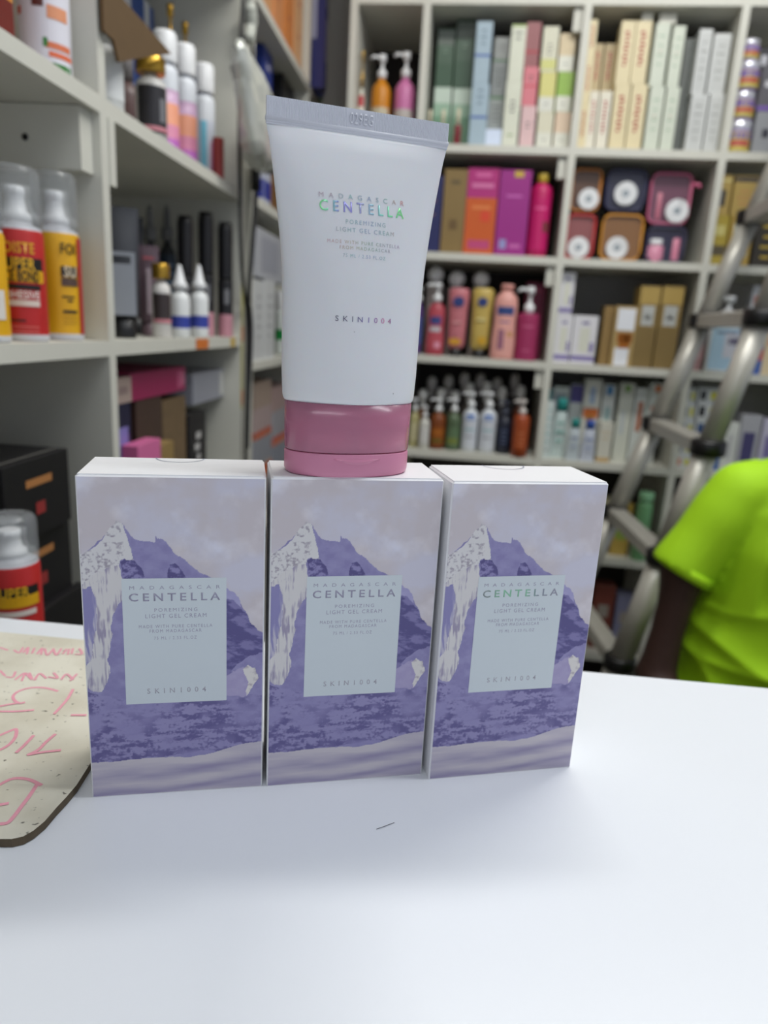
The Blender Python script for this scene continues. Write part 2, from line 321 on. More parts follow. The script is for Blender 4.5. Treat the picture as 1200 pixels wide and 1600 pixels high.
# ------------------------------------------------------------------ the tube of gel cream
TUBE = Frame(-.0183, .3175, .34)
TZ = ZC+S+.0005
tube = thing('cosmetic_tube', 'white squeeze tube with pink cap, upside down on top of the middle carton', 'tube', (TUBE.o.x, TUBE.o.y, TZ), TUBE.a)
TP = [(.0315, .0296, .0180), (.045, .0303, .0183), (.065, .0305, .0175), (.083, .0308, .0162), (.098, .0322, .0138), (.112, .0340, .0108), (.124, .0357, .0074), (.132, .0370, .0044), (.1365, .0379, .0016), (.138, .0383, .0008)]
def prof(z):
    if z <= TP[0][0]: return TP[0][1:]
    for (z0, a0, b0), (z1, a1, b1) in zip(TP, TP[1:]):
        if z <= z1: t_ = (z-z0)/(z1-z0); return a0+(a1-a0)*t_, b0+(b1-b0)*t_
    return TP[-1][1:]
def smooth_prof(z):
    s_ = [prof(z+d) for d in (-.006, -.003, 0, .003, .006)] if .045 < z < .128 else [prof(z)]
    return sum(q[0] for q in s_)/len(s_), sum(q[1] for q in s_)/len(s_)
def tube_y(x, z):
    a, b = smooth_prof(z); return -b*math.sqrt(max(0, 1-(x/a)**2))-.00012
TUBEM = M((226, 227, 229), .42, var=.006, sss=.15, coat=.05)
mb = MB(); mb.keep = False; n = 72; rows = []
zs = [.0312, .0315]+[.0325+.0015*k for k in range(3)]+[.037+(.137-.037)*k/44 for k in range(45)]+[.138]
for j, z in enumerate(zs):
    a, b = smooth_prof(z); q = 1
    if j == 0: q = .955
    elif j == 1: q = .975
    elif j == 2: q = .992
    rows.append([(a*q*math.cos(2*math.pi*k/n), b*q*math.sin(2*math.pi*k/n), z) for k in range(n)])
for r in rows: mb.v += r
k0 = mb.mi(TUBEM)
for j in range(len(rows)-1):
    for k in range(n): mb.f.append([j*n+k, j*n+(k+1) % n, (j+1)*n+(k+1) % n, (j+1)*n+k]); mb.m.append(k0); mb.sm.append(True)
mb.f.append(list(range(n))[::-1]); mb.m.append(k0); mb.sm.append(False)
mb.f.append([(len(rows)-1)*n+k for k in range(n)]); mb.m.append(k0); mb.sm.append(False)
mb.build('tube_body', tube)
# crimped end seal: fine vertical ribs, two horizontal welds
cr = MB(); CM = M((212, 214, 222), .45, var=.01); nr = 120; w2 = .0383
for k in range(nr):
    x0 = -w2+2*w2*k/nr; x1 = -w2+2*w2*(k+1)/nr; xm = (x0+x1)/2
    if abs(xm-.0) < .0058: continue
    z0, z1 = .1402, .1475
    for sgn in (-1, 1):
        cr.face([(x0, sgn*.0006, z0), (xm, sgn*.00085, z0), (xm, sgn*.00085, z1), (x0, sgn*.0006, z1)], CM)
        cr.face([(xm, sgn*.00085, z0), (x1, sgn*.0006, z0), (x1, sgn*.0006, z1), (xm, sgn*.00085, z1)], CM)
cr.box(-w2, w2, -.00058, .00058, .1378, .1476, CM)
cr.tube([(-w2-.0003, 0, .1399), (w2+.0003, 0, .1399)], .0010, CM, 8)
cr.tube([(-w2, 0, .1385), (w2, 0, .1385)], .0007, CM, 8)
cr.build('crimped_seal', tube)
text('029EG', 0, .1440, .0098, .0042, -.0007, CM, tube, 'embossed_code', 1.1, .01, extrude=.0004)
HOLO = foil('holographic_foil', [(0, (150, 235, 165)), (.10, (140, 225, 190)), (.2, (160, 160, 225)), (.38, (165, 160, 228)), (.5, (180, 190, 220)), (.62, (150, 205, 215)), (.72, (150, 228, 205)), (.85, (145, 240, 170)), (1, (150, 235, 150))], scale=.036, metal=.3, off=0)  # rainbow sheen of these tube foils is painted along x by the ramps
HOLO2 = foil('holographic_foil_fine', [(0, (196, 180, 190)), (.3, (170, 205, 205)), (.55, (178, 190, 215)), (.8, (170, 205, 200)), (1, (225, 180, 175))], scale=.03, metal=.25)
HOLO3 = foil('holographic_foil_warm', [(0, (214, 182, 186)), (.3, (208, 200, 176)), (.6, (180, 205, 190)), (1, (196, 178, 200))], scale=.03, metal=.25)
HOLO4 = foil('holographic_foil_violet', [(0, (112, 112, 124)), (.35, (118, 116, 140)), (.55, (128, 122, 190)), (.75, (190, 130, 180)), (.86, (230, 140, 180)), (1, (120, 116, 150))], scale=.026, metal=.3)
for body, px0, px1, py0, py1, mt, sp, bo in [
        ('MADAGASCAR', 501, 634, (300, 308), (312, 320), HOLO2, 2.3, 0), ('CENTELLA', 502, 634, (311, 329), (323, 341), HOLO, 1.6, .014),
        ('POREMIZING', 541, 603, (343, 350), (348, 355), HOLO2, 1.4, 0), ('LIGHT GEL CREAM', 527, 617, (354, 361), (362, 369), HOLO2, 1.3, 0),
        ('MADE WITH PURE CENTELLA', 514, 627, (374, 379.5), (381.5, 387), HOLO3, 1.35, 0), ('FROM MADAGASCAR', 532, 611, (383.5, 389), (389.5, 395), HOLO3, 1.35, 0),
        ('75 ML / 2.53 FL.OZ', 537, 603, (396, 401.5), (401, 406.5), HOLO2, 1.3, 0), ('SKIN1004', 526, 613, (492.5, 501), (498.5, 507), HOLO4, 1.9, 0)]:
    um, zm = TUBE.see((px0+px1)/2, (py0[0]+py1[1])/2, -.013)
    b = smooth_prof(zm-TZ)[1]
    x0, z0 = TUBE.see(px0, py0[0], -b*.93); x1, _ = TUBE.see(px1, py1[0], -b*.93); _, z1 = TUBE.see(px0, py0[1], -b*.93)
    xm, zm = TUBE.see((px0+px1)/2, (py0[0]+py1[1])/2, -b)
    text(body, xm, zm-TZ, x1-x0, abs(z0-z1), 0, mt, tube, spacing=sp, bold=bo, fn=tube_y, extrude=.00003)
for px_, py_ in ((553, 519), (616, 616)):
    x, z = TUBE.see(px_, py_, -.017); zz = z-TZ
    MB().lathe([(.00022, 0), (.0002, .0002)], INK, 8).build('speck', tube).location = (x, tube_y(x, zz), zz)
PINKT = M((236, 160, 190), .22, var=.02, trans=.62, scale=40); PINKD = M((214, 110, 150), .4, var=.03); PINKS = M((208, 134, 162), .32, var=.02)
def oval(zr, mat, pw=2.15): return MB().lathe([(r, z) for r, z in zr], mat, 64, ey=.60, power=pw)
sh = MB(); R0 = .0283
outer = [(R0*.990, .0106), (R0*.997, .0112), (R0*1.006, .020), (R0*1.01, .0312)]
inner = [(R0*.96, .0312), (R0*.95, .0106)]
i0 = len(sh.v); prof_ = outer+inner; sh.lathe(prof_+[prof_[0]], PINKT, 72, ey=.61, power=2.2); sh.f = sh.f[:-2]; sh.m = sh.m[:-2]; sh.sm = sh.sm[:-2]
sh.build('cap_shell', tube)
MB().lathe([(R0*.955, 0), (R0*.985, .0007), (R0*.998, .0020), (R0, .0035), (R0*1.0, .0094), (R0*.985, .0100), (R0*.95, .0102)], PINKS, 72, ey=.61, power=2.2).build('flip_lid', tube)
MB().lathe([(.0125, .0103), (.0125, .020), (.0090, .0225), (.0090, .0311)], PINKD, 32, ey=.9).build('inner_spout', tube)
MB().box(-.0007, .0007, -.0162, -.0114, .0104, .0300, M((150, 60, 100), .5)).build('inner_rib', tube)
th = MB(); nn = 16
for k in range(nn):
    x0, x1 = -.0105+.021*k/nn, -.0105+.021*(k+1)/nn
    f_ = lambda x: -.61*R0*math.sqrt(max(0, 1-(x/R0)**2))-.0001
    h0 = .0013*(1-(x0/.0105)**2); h1 = .0013*(1-(x1/.0105)**2)
    th.face([(x0, f_(x0), .0082), (x1, f_(x1), .0082), (x1, f_(x1)-.0004, .0082-h1), (x0, f_(x0)-.0004, .0082-h0)], PINKS)
    th.face([(x0, f_(x0), .0082), (x0, f_(x0)-.0005, .0082-h0), (x1, f_(x1)-.0005, .0082-h1), (x1, f_(x1), .0082)], PINKS)
    th.face([(x0, f_(x0), .0082-2*h0), (x1, f_(x1), .0082-2*h1), (x1, f_(x1)-.0004, .0082-h1), (x0, f_(x0)-.0004, .0082-h0)], PINKS)
th.build('thumb_notch', tube)

# ------------------------------------------------------------------ worn board with pink marker writing
bd = thing('marker_board', 'worn cream board with pink marker writing lying flat at the left edge of the counter', 'board', (0, 0, ZC))
T = .0042
out = [on_desk(*q, ZC+T) for q in ((139, 1196), (120, 1226), (104, 1245), (88, 1262), (70, 1283), (52, 1298), (36, 1307), (18, 1311), (0, 1311), (-22, 1306), (-60, 1290))]
out = [(p_.x, p_.y) for p_ in out]
out = [(-.1310, .4245), (-.1350, .318)]+out+[(-.335, .262), (-.335, .4410)]
bs = MB(); CRM = bpy.data.materials.new('worn_board'); CRM.use_nodes = True
nt = CRM.node_tree; b = nt.nodes['Principled BSDF']; b.inputs['Roughness'].default_value = .5
tc = nt.nodes.new('ShaderNodeTexCoord'); n1 = nt.nodes.new('ShaderNodeTexNoise'); n1.inputs['Scale'].default_value = 240; n1.inputs['Detail'].default_value = 3
n2 = nt.nodes.new('ShaderNodeTexNoise'); n2.inputs['Scale'].default_value = 22; n2.inputs['Detail'].default_value = 6
mp = nt.nodes.new('ShaderNodeMapping'); mp.inputs['Scale'].default_value = (1, 1.4, 1)
nt.links.new(tc.outputs['Object'], mp.inputs[0]); nt.links.new(mp.outputs[0], n1.inputs['Vector']); nt.links.new(tc.outputs['Object'], n2.inputs['Vector'])
r1 = nt.nodes.new('ShaderNodeValToRGB'); r1.color_ramp.elements[0].position = .29; r1.color_ramp.elements[0].color = (.08, .07, .06, 1)
r1.color_ramp.elements[1].position = .345; r1.color_ramp.elements[1].color = (1, 1, 1, 1)
r2 = nt.nodes.new('ShaderNodeValToRGB'); r2.color_ramp.elements[0].position = .35; r2.color_ramp.elements[0].color = (.60, .56, .45, 1)
r2.color_ramp.elements[1].position = .6; r2.color_ramp.elements[1].color = (.74, .71, .60, 1)
mx = nt.nodes.new('ShaderNodeMixRGB'); mx.blend_type = 'MULTIPLY'; mx.inputs[0].default_value = .8
nt.links.new(n1.outputs['Fac'], r1.inputs[0]); nt.links.new(n2.outputs['Fac'], r2.inputs[0]); nt.links.new(r2.outputs[0], mx.inputs[1]); nt.links.new(r1.outputs[0], mx.inputs[2])
nt.links.new(mx.outputs[0], b.inputs['Base Color'])
EDGE = M((92, 80, 62), .9, var=.35, scale=200)
bs.face([(x, y, T) for x, y in out], CRM); bs.face([(x, y, .0003) for x, y in out], EDGE)
for i in range(len(out)):
    (x0, y0), (x1, y1) = out[i], out[(i+1) % len(out)]; bs.face([(x0, y0, .0003), (x1, y1, .0003), (x1, y1, T), (x0, y0, T)], EDGE)
bs.build('board_panel', bd)
PK = M((232, 160, 176), .6, var=.10, scale=500)
def curve2(P, n=5):
    if len(P) < 3: return P
    o_ = []
    for i in range(len(P)-1):
        a, b_, c, d = [np.array(P[k_], float) for k_ in (max(i-1, 0), i, i+1, min(i+2, len(P)-1))]
        for q in range(n): t_ = q/n; o_.append(tuple(.5*(2*b_+(c-a)*t_+(2*a-5*b_+4*c-d)*t_*t_+(3*b_-a-3*c+d)*t_**3)))
    return o_+[P[-1]]
def strokes(name, lines, r):
    r = r*.62
    m = MB(); hh = [0]
    for ln in lines:
        ln = curve2(ln)
        P = [on_desk(*q, ZC+T) for q in ln]; P = [Vector((p_.x, p_.y, T+.0001)) for p_ in P]
        for a_, b_ in zip(P, P[1:]):
            hh[0] += 4e-6; a_ = a_+Vector((0, 0, hh[0])); b_ = b_+Vector((0, 0, hh[0]))
            d = (b_-a_); nrm = Vector((-d.y, d.x, 0)); nrm = nrm/max(nrm.length, 1e-6)*r; e = d/max(d.length, 1e-6)*r*.5
            m.face([a_-nrm-e, b_-nrm+e, b_+nrm+e, a_+nrm-e], PK)
    m.build(name, bd)
strokes('handwritten_line', [[(0, 1012), (12, 1016)], [(22, 1016), (30, 1020), (36, 1012)], [(36, 1020), (44, 1012), (42, 1022)], [(50, 1021), (54, 1013)], [(58, 1022), (66, 1013), (64, 1023)],
    [(70, 1014), (74, 1024), (84, 1014)], [(84, 1016), (88, 1024), (96, 1014)], [(98, 1022), (104, 1015)], [(108, 1015), (106, 1023)], [(114, 1014), (112, 1022)], [(118, 1023), (128, 1022), (124, 1014)]], .0011)
strokes('handwritten_line', [[(0, 1048), (8, 1056)], [(10, 1058), (20, 1058), (24, 1050)], [(24, 1062), (38, 1052), (34, 1064)], [(40, 1052), (50, 1062), (46, 1052)], [(54, 1063), (62, 1053), (72, 1060)],
    [(76, 1058), (90, 1060), (84, 1052)], [(96, 1062), (104, 1054), (114, 1062)], [(110, 1064), (120, 1054)]], .0011)
strokes('handwritten_line', [[(90, 1080), (70, 1075), (48, 1075), (30, 1080), (21, 1087), (22, 1094), (30, 1099), (38, 1098)], [(0, 1112), (26, 1112), (52, 1110)], [(0, 1104), (16, 1101), (28, 1099)],
    [(114, 1078), (106, 1092), (96, 1104), (85, 1116)], [(112, 1118), (134, 1118)]], .0013)
strokes('handwritten_line', [[(0, 1149), (14, 1143), (25, 1140), (24, 1152), (14, 1164), (0, 1172)], [(52, 1150), (40, 1163), (26, 1176)], [(86, 1148), (72, 1160), (60, 1172), (44, 1180)], [(44, 1180), (66, 1176), (94, 1173)]], .0014)
strokes('handwritten_box', [[(0, 1226), (20, 1217), (44, 1218), (64, 1227)], [(58, 1226), (46, 1244), (34, 1260), (22, 1276), (12, 1286), (0, 1288)], [(0, 1258), (12, 1256)]], .0015)

# ------------------------------------------------------------------ shelving units
BZ = [ZC+.985, ZC+.656, ZC+.3955, ZC+.1285, ZC-.134, ZC-.405, ZC-.70]     # under side of each board of the back unit
UV = [-.154, .027, .413, .774, 1.145]                                     # left faces of the uprights
bu = thing('shelving_unit', 'white laminate shelving unit with pigeonholes along the back wall', 'shelf', BACK.o, BACK.a)
for u in UV: MB().box(u, u+.018, 0, .32, 0, ZC+1.33, LAM).build('upright', bu)
for z in BZ+[ZC+1.31]: 
    for a_, b_ in zip(UV, UV[1:]): MB().box(a_+.018, b_, .001, .318, z, z+.019, LAM).build('shelf_board', bu)
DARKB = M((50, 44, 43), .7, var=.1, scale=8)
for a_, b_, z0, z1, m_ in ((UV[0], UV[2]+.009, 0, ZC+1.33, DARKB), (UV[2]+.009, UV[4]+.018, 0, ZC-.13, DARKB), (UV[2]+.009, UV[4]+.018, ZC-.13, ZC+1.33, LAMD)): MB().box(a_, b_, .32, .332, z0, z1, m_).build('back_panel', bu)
for u in UV[2:3]:
    for z in BZ[:5]: MB().box(u-.022, u-.0005, .012, .03, z-.052, z-.0005, LAM).build('shelf_cleat', bu)
SZ = {i+1: BZ[i+1]+.0192 for i in range(6)}                               # SZ[row] = surface things stand on

LU = [.28, .886, 1.478]
lu = thing('shelving_unit', 'near white shelving unit at the left, holding spray cans and dropper bottles', 'shelf', LEFT.o, LEFT.a)
for u in LU: MB().box(u, u+.018, 0, .33, 0, ZC+1.2, LAM).build('upright', lu)
LZ = [ZC+.80, ZC+.438, ZC+.160, ZC-.36, ZC-.70]
for z in LZ+[ZC+1.18]:
    for i_, (a_, b_) in enumerate(zip(LU, LU[1:])):
        zz = ZC-.20 if (z == LZ[3] and i_ == 1) else z
        MB().box(a_+.018, b_, .0, .33, zz, zz+.0185, LAM).build('shelf_board', lu)
MB().box(LU[0], LU[-1]+.018, .331, .343, 0, ZC+1.2, M((120, 118, 122), .7, var=.06, scale=8)).build('back_panel', lu)
MB().box(LU[1]-.03, LU[1]-.0005, .01, .32, LZ[1]-.068, LZ[1]-.001, LAM).build('shelf_cleat', lu)
MB().box(LU[1]+.0185, LU[1]+.034, -.002, .03, LZ[1]-.075, LZ[1]-.001, LAM).build('shelf_cleat', lu)
mm = MB().lathe([(.004, 0), (.003, .002)], BLACK, 12); oo = mm.build('screw_hole', lu); oo.rotation_euler = (0, math.radians(-90), 0); oo.location = (LU[1]-.0305, .075, LZ[1]-.036)
fu = thing('shelving_unit', 'farther white shelving unit on the left side behind the hanging cables', 'shelf', LEFT.o, LEFT.a)
FU = [1.555, 2.135, 2.36]
for u in FU: MB().box(u, u+.018, 0, .33, 0, ZC+1.33, LAM).build('upright', fu)
FZ = [ZC+.825, ZC+.45, ZC+.105, ZC-.30]
for z in FZ:
    for a_, b_ in zip(FU, FU[1:]): MB().box(a_+.018, b_, 0, .33, z, z+.0185, LAM).build('shelf_board', fu)
MB().box(FU[0], FU[-1]+.018, .331, .343, 0, ZC+1.33, LAMD).build('back_panel', fu)

def clamp(fr, ua, ub):
    """keep a thing between the uprights of its pigeonhole"""
    if fr is BACK: W = UV
    else: W = LU+FU
    uc = (ua+ub)/2; lo = max([q for q in W if q < uc+.009], default=None); hi = min([q for q in W if q >= uc+.009], default=None)
    if lo is not None: ua = max(ua, lo+.019)
    if hi is not None: ub = min(ub, hi-.001)
    return ua, ub
REG = []
def settle(fr, u, v, z, wd, d, h, centred=False):
    """nudge a thing so that it stands clear of its neighbours and of the boards"""
    v0 = v-d/2 if centred else v
    ua, ub = (u-wd/2, u+wd/2)
    if fr is BACK or fr is LEFT:
        ua, ub = clamp(fr, ua, ub)
        B = BZ if fr is BACK else (FZ if u > 1.5 else LZ)
        for q in B:
            if z < q and z+h > q-.003: h = q-.003-z
        for it in range(6):
            hit = False
            for (f_, a0, a1, b0, b1, c0, c1) in REG:
                if f_ is not fr: continue
                if min(ub, a1)-max(ua, a0) > .0003 and min(v0+d, b1)-max(v0, b0) > .0003 and min(z+h, c1)-max(z, c0) > .0006:
                    ov = min(ub, a1)-max(ua, a0)
                    if ov < max(.009, .22*(ub-ua)) and not (ua <= a0 and ub >= a1):
                        if (ua+ub) > (a0+a1): ua = a1+.0004
                        else: ub = a0-.0004
                    elif fr is BACK and b1+.001+d < .318: v0 = b1+.001
                    elif fr is BACK: d = max(.02, min(d, .317-v0))
                    else: continue
                    hit = True
            if not hit: break
        REG.append((fr, ua, ub, v0, v0+d, z, z+h))
    return (ua+ub)/2, (v0+d/2 if centred else v0), ub-ua, d, h
# ------------------------------------------------------------------ goods builders (origin = middle of the base, front towards -y)
def c8(c): return M(c, .42, var=.04) if isinstance(c, tuple) else c
def carton(fr, u, v, z, wd, d, h, col, label, bands=(), marks=(), name='product_box', cat='box', group=None, lines=None, rz=0, side=()):
    u, v, wd, d, h = settle(fr, u, v, z, wd, d, h); m = MB(); cm_ = c8(col); e = min(wd, d, h)*.02
    m.cbox(-wd/2, wd/2, 0, d, 0, h, min(.0008, e), cm_)
    for f0, f1, c in bands:                                             # printed bands run round front and sides
        zz0, zz1 = max(f0*h, .0004), min(f1*h, h-.0012); q = c8(c); k = .00025
        m.face([(-wd/2+.001, -k, zz0), (wd/2-.001, -k, zz0), (wd/2-.001, -k, zz1), (-wd/2+.001, -k, zz1)], q)
        m.face([(-wd/2-k, .001, zz0), (-wd/2-k, d-.001, zz0), (-wd/2-k, d-.001, zz1), (-wd/2-k, .001, zz1)], q)
        m.face([(wd/2+k, .001, zz0), (wd/2+k, d-.001, zz0), (wd/2+k, d-.001, zz1), (wd/2+k, .001, zz1)], q)
    for cx, cz, w_, h_, c in marks: m.quad(cx*wd, cz*h, w_*wd, h_*h, -.0005, c8(c))
    for cy, cz, w_, h_, c in side:
        y0, y1 = (cy-w_/2)*d, (cy+w_/2)*d; z0, z1 = (cz-h_/2)*h, (cz+h_/2)*h
        m.face([(-wd/2-.0006, y0, z0), (-wd/2-.0006, y1, z0), (-wd/2-.0006, y1, z1), (-wd/2-.0006, y0, z1)], c8(c))
    m.face([(-wd/2+.002, d*.08, h+.0002), (wd/2-.002, d*.08, h+.0002), (wd/2-.002, d*.10, h+.0002), (-wd/2+.002, d*.10, h+.0002)], M((120, 118, 112), .8))
    o_ = m.build(name); o_.location = fr.at(u, v, z); o_.rotation_euler.z = fr.a+rz; tag(o_, label, cat, group); return z+h
def pbox(fr, x0, x1, y0, y1, z, label, col, v=.03, d=.06, w_adj=1.0, ztop=None, **k):
    ym = (y0+y1)/2; u0, _ = fr.see(x0, ym, v); u1, _ = fr.see(x1, ym, v); u0, u1 = clamp(fr, u0, u1); zt = ztop or fr.see((x0+x1)/2, y0, v)[1]
    return carton(fr, (u0+u1)/2, v, z, (u1-u0)*w_adj-.0008, d, zt-z, col, label, **k)

def body_prof(kind, r, h):
    P = {'can': [(.93, 0), (1, .012), (1, .90), (.92, .95), (.62, .985), (.60, 1)],
         'bottle': [(.9, 0), (1, .02), (1, .78), (.9, .87), (.62, .93), (.38, .97), (.38, 1)],
         'round': [(.85, 0), (.98, .03), (1, .5), (.97, .80), (.8, .91), (.5, .96), (.42, 1)],
         'lotion': [(.88, 0), (.98, .03), (1, .25), (.90, .55), (.95, .80), (.85, .90), (.55, .96), (.36, 1)],
         'jar': [(.92, 0), (1, .06), (1, .9), (.94, 1)],
         'stick': [(.97, 0), (1, .02), (1, .98), (.97, 1)],
         'tubeup': [(.92, 0), (1, .03), (1, .96), (.95, 1)]}[kind]
    return [(a*r, b_*h) for a, b_ in P]
def densify(p, zs):
    out_ = list(p)
    for z in zs:
        for (r0, z0), (r1, z1) in zip(p, p[1:]):
            if z0 < z < z1: out_.append((r0+(r1-r0)*(z-z0)/(z1-z0), z))
    return sorted(out_, key=lambda q: q[1])
def cap_geo(kind, m, r, z, mat, ch, ey=1.0):
    if kind == 'pump':
        m.lathe([(r*.45, z), (r*.47, z+ch*.30), (r*.30, z+ch*.36), (r*.16, z+ch*.40), (r*.16, z+ch*.70), (r*.34, z+ch*.72), (r*.36, z+ch*.98), (r*.30, z+ch)], mat, 20)
        m.tube([(0, 0, z+ch*.88), (-r*.9, -r*.25, z+ch*.90), (-r*1.15, -r*.32, z+ch*.80)], r*.14, mat, 8)
    elif kind == 'dropper':
        m.lathe([(r*.62, z), (r*.66, z+ch*.35), (r*.40, z+ch*.40), (r*.34, z+ch*.8), (r*.16, z+ch)], mat, 20)
    elif kind == 'cone':
        m.lathe([(r*.75, z), (r*.78, z+ch*.2), (r*.55, z+ch*.32), (r*.22, z+ch*.9), (r*.12, z+ch)], mat, 20)
    elif kind == 'flip':
        m.lathe([(r*.5, z), (r*.52, z+ch*.9), (r*.46, z+ch)], mat, 20, ey=ey)
    elif kind == 'wide':
        m.lathe([(r*.92, z), (r*.95, z+ch*.06), (r*.95, z+ch*.88), (r*.82, z+ch)], mat, 24, ey=ey)
    elif kind == 'disc':
        m.lathe([(r*.4, z), (r*.42, z+ch*.2), (r*.3, z+ch*.25), (r*.3, z+ch*.3)], mat, 16)
        m.lathe([(r*.28, z+ch*.3), (r*.62, z+ch*.42), (r*.72, z+ch*.65), (r*.6, z+ch*.9), (r*.25, z+ch)], mat, 20)
    elif kind == 'nozzle':
        m.lathe([(r*.60, z), (r*.58, z+ch*.16), (r*.44, z+ch*.24), (r*.36, z+ch*.52), (r*.40, z+ch*.56), (r*.40, z+ch*.72), (r*.34, z+ch*.74)], mat, 18)
        m.box(-r*.12, r*.12, -r*.48, 0, z+ch*.60, z+ch*.68, mat)
def bottle(fr, u, v, z, r, h, label, body, kind='bottle', cap='pump', capc=WHITE, caph=.28, lab=None, labz=(.2, .68), marks=(), ey=1.0, bands=(), name='bottle', cat='bottle', group=None, rz=0, over=None):
    """h is the full height; caph the share taken by the cap"""
    dd = 2*r*ey if not rz else 2*r
    if not over or v > 0: u, v, w_n, _, h = settle(fr, u, v, z, 2*r, dd, h, True); r = w_n/2
    t_ = thing(name, label, cat, fr.at(u, v, z), fr.a+rz, group); bh = h*(1-caph)
    p_ = body_prof(kind, r, bh); bz = [k_ for b_ in bands for k_ in (b_[0]*bh, b_[1]*bh)]
    p_ = densify(p_, bz); m = MB(); m.lathe(p_, c8(body), 28, ey=ey, bands=[(b_[0]*bh, b_[1]*bh, c8(b_[2])) for b_ in bands]); m.build('body', t_)
    if cap: m = MB(); cap_geo(cap, m, r, bh, c8(capc), h-bh, ey); m.build({'pump': 'pump', 'nozzle': 'nozzle', 'cone': 'nozzle', 'dropper': 'nozzle'}.get(cap, 'cap'), t_)
    if lab:
        m = MB(); nseg = 14; z0, z1 = labz[0]*bh, labz[1]*bh
        def rad(zz):
            for (r0, a0), (r1, a1) in zip(p_, p_[1:]):
                if a0 <= zz <= a1 and a1 > a0: return r0+(r1-r0)*(zz-a0)/(a1-a0)
            return r
        for j in range(6):
            za, zb = z0+(z1-z0)*j/6, z0+(z1-z0)*(j+1)/6
            for k_ in range(nseg):
                a0, a1 = [math.radians(-90-62+124*q/nseg) for q in (k_, k_+1)]
                pt = lambda a, zz: ((rad(zz)+.0005)*math.cos(a), (rad(zz)*ey+.0006)*math.sin(a), zz)
                m.face([pt(a0, za), pt(a1, za), pt(a1, zb), pt(a0, zb)], c8(lab), True)
        for cx, cz, w_, h_, c in marks:
            n_ = 6
            for k_ in range(n_):
                a0, a1 = [math.radians(-90+62*(cx*2-w_+2*w_*q/n_)) for q in (k_, k_+1)]
                za, zb = z0+(z1-z0)*(cz-h_/2), z0+(z1-z0)*(cz+h_/2)
                pt = lambda a, zz: ((rad(zz)+.0009)*math.cos(a), (rad(zz)*ey+.0010)*math.sin(a), zz)
                m.face([pt(a0, za), pt(a1, za), pt(a1, zb), pt(a0, zb)], c8(c))
        m.build('label', t_)
    if over:                                                            # clear overcap
        m = MB(); m.lathe([(r*.97, bh*.955), (r*.99, bh+.002), (r*.97, bh+(h-bh)*1.0), (r*.86, h*1.035), (r*.6, h*1.045)], CLEAR, 28); m.build('clear_cap', t_)
    return t_
def pbottle(fr, x0, x1, y0, y1, z, label, body, v=.05, **k):
    """x0..x1 = seen width, y0 = seen top, y1 = seen foot"""
    xm, ym = (x0+x1)/2, (y0+y1)/2; zt = fr.see(xm, y0, v)[1]; u0, u1 = clamp(fr, fr.see(x0, ym, v)[0], fr.see(x1, ym, v)[0])
    return bottle(fr, (u0+u1)/2, v, z, (u1-u0)/2-.0004, zt-z, label, body, **k)

# ------------------------------------------------------------------ goods on the back unit
def stack(fr, x0, x1, ys, z, specs, v=.03, d=.06, name='product_box', cat='box', group=None, shift=None, x2=None):
    """boxes standing on one another; ys = seen heights from the foot upwards; x0,x1 at the foot, x2 at the top"""
    n = len(ys)-1
    for i in range(n):
        y1, y0 = ys[i], ys[i+1]; ym = (y0+y1)/2
        if x2 is not None: f = ((ys[0]-ym)/(ys[0]-ys[-1])); a = x0+(x2-x0)*f; b_ = a+(x1-x0)
        else: a, b_ = x0, x1
        sp = dict(specs[i]); lab = sp.pop('label'); col = sp.pop('col'); u0, u1 = clamp(fr, fr.see(a, ym, v)[0], fr.see(b_, ym, v)[0])
        zt = fr.see((a+b_)/2, y0, v)[1]
        z = carton(fr, (u0+u1)/2, sp.pop('v', v), z, u1-u0-.0008, sp.pop('d', d), zt-z, col, lab, name=name, cat=cat, group=sp.pop('group', group), **sp)
    return z
RED = (170, 60, 55); PALE = (222, 220, 206)
def script_marks(c, n=9, cx=.5, z0=.28, z1=.85, w=.28):
    """column of turned letters printed up the face"""
    return [(cx-.5+(.04 if k % 2 else -.03), z0+(z1-z0)*(k+.5)/n, w*(1 if k % 3 else .7), (z1-z0)/n*.62, c) for k in range(n)]
def rows(c, n, z0, z1, w=.6, th=.022, cx=0): return [(cx, z0+(z1-z0)*k/max(1, n-1), w*(1 if k % 2 else .7), th, c) for k in range(n)]
z1_, z2_, z3_, z4_, z5_ = SZ[1], SZ[2], SZ[3], SZ[4], SZ[5]
# row 1, first pigeonhole
pbottle(BACK, 548, 570, 80, 232, z1_, 'clear bottle with gold pump and red white label, top left pigeonhole', (214, 212, 196), v=.05, cap='pump', capc=GOLD, caph=.38, lab=(232, 228, 214), labz=(.1, .95), marks=[(0, .78, .8, .22, (190, 50, 60)), (0, .3, .5, .05, GREYINK)])
pbottle(BACK, 580, 610, 86, 235, z1_, 'orange bottle with white pump in the top left pigeonhole', (206, 132, 24), v=.05, cap='pump', caph=.26, lab=(196, 186, 160), labz=(.02, .55), marks=rows(GREYINK, 3, .3, .7, .5, .05))
pbottle(BACK, 616, 648, 82, 237, z1_, 'pink bottle with white pump beside the orange bottle', (206, 120, 170), v=.05, cap='pump', caph=.27, lab=(190, 182, 176), labz=(.02, .52), marks=rows(GREYINK, 3, .3, .7, .5, .05))
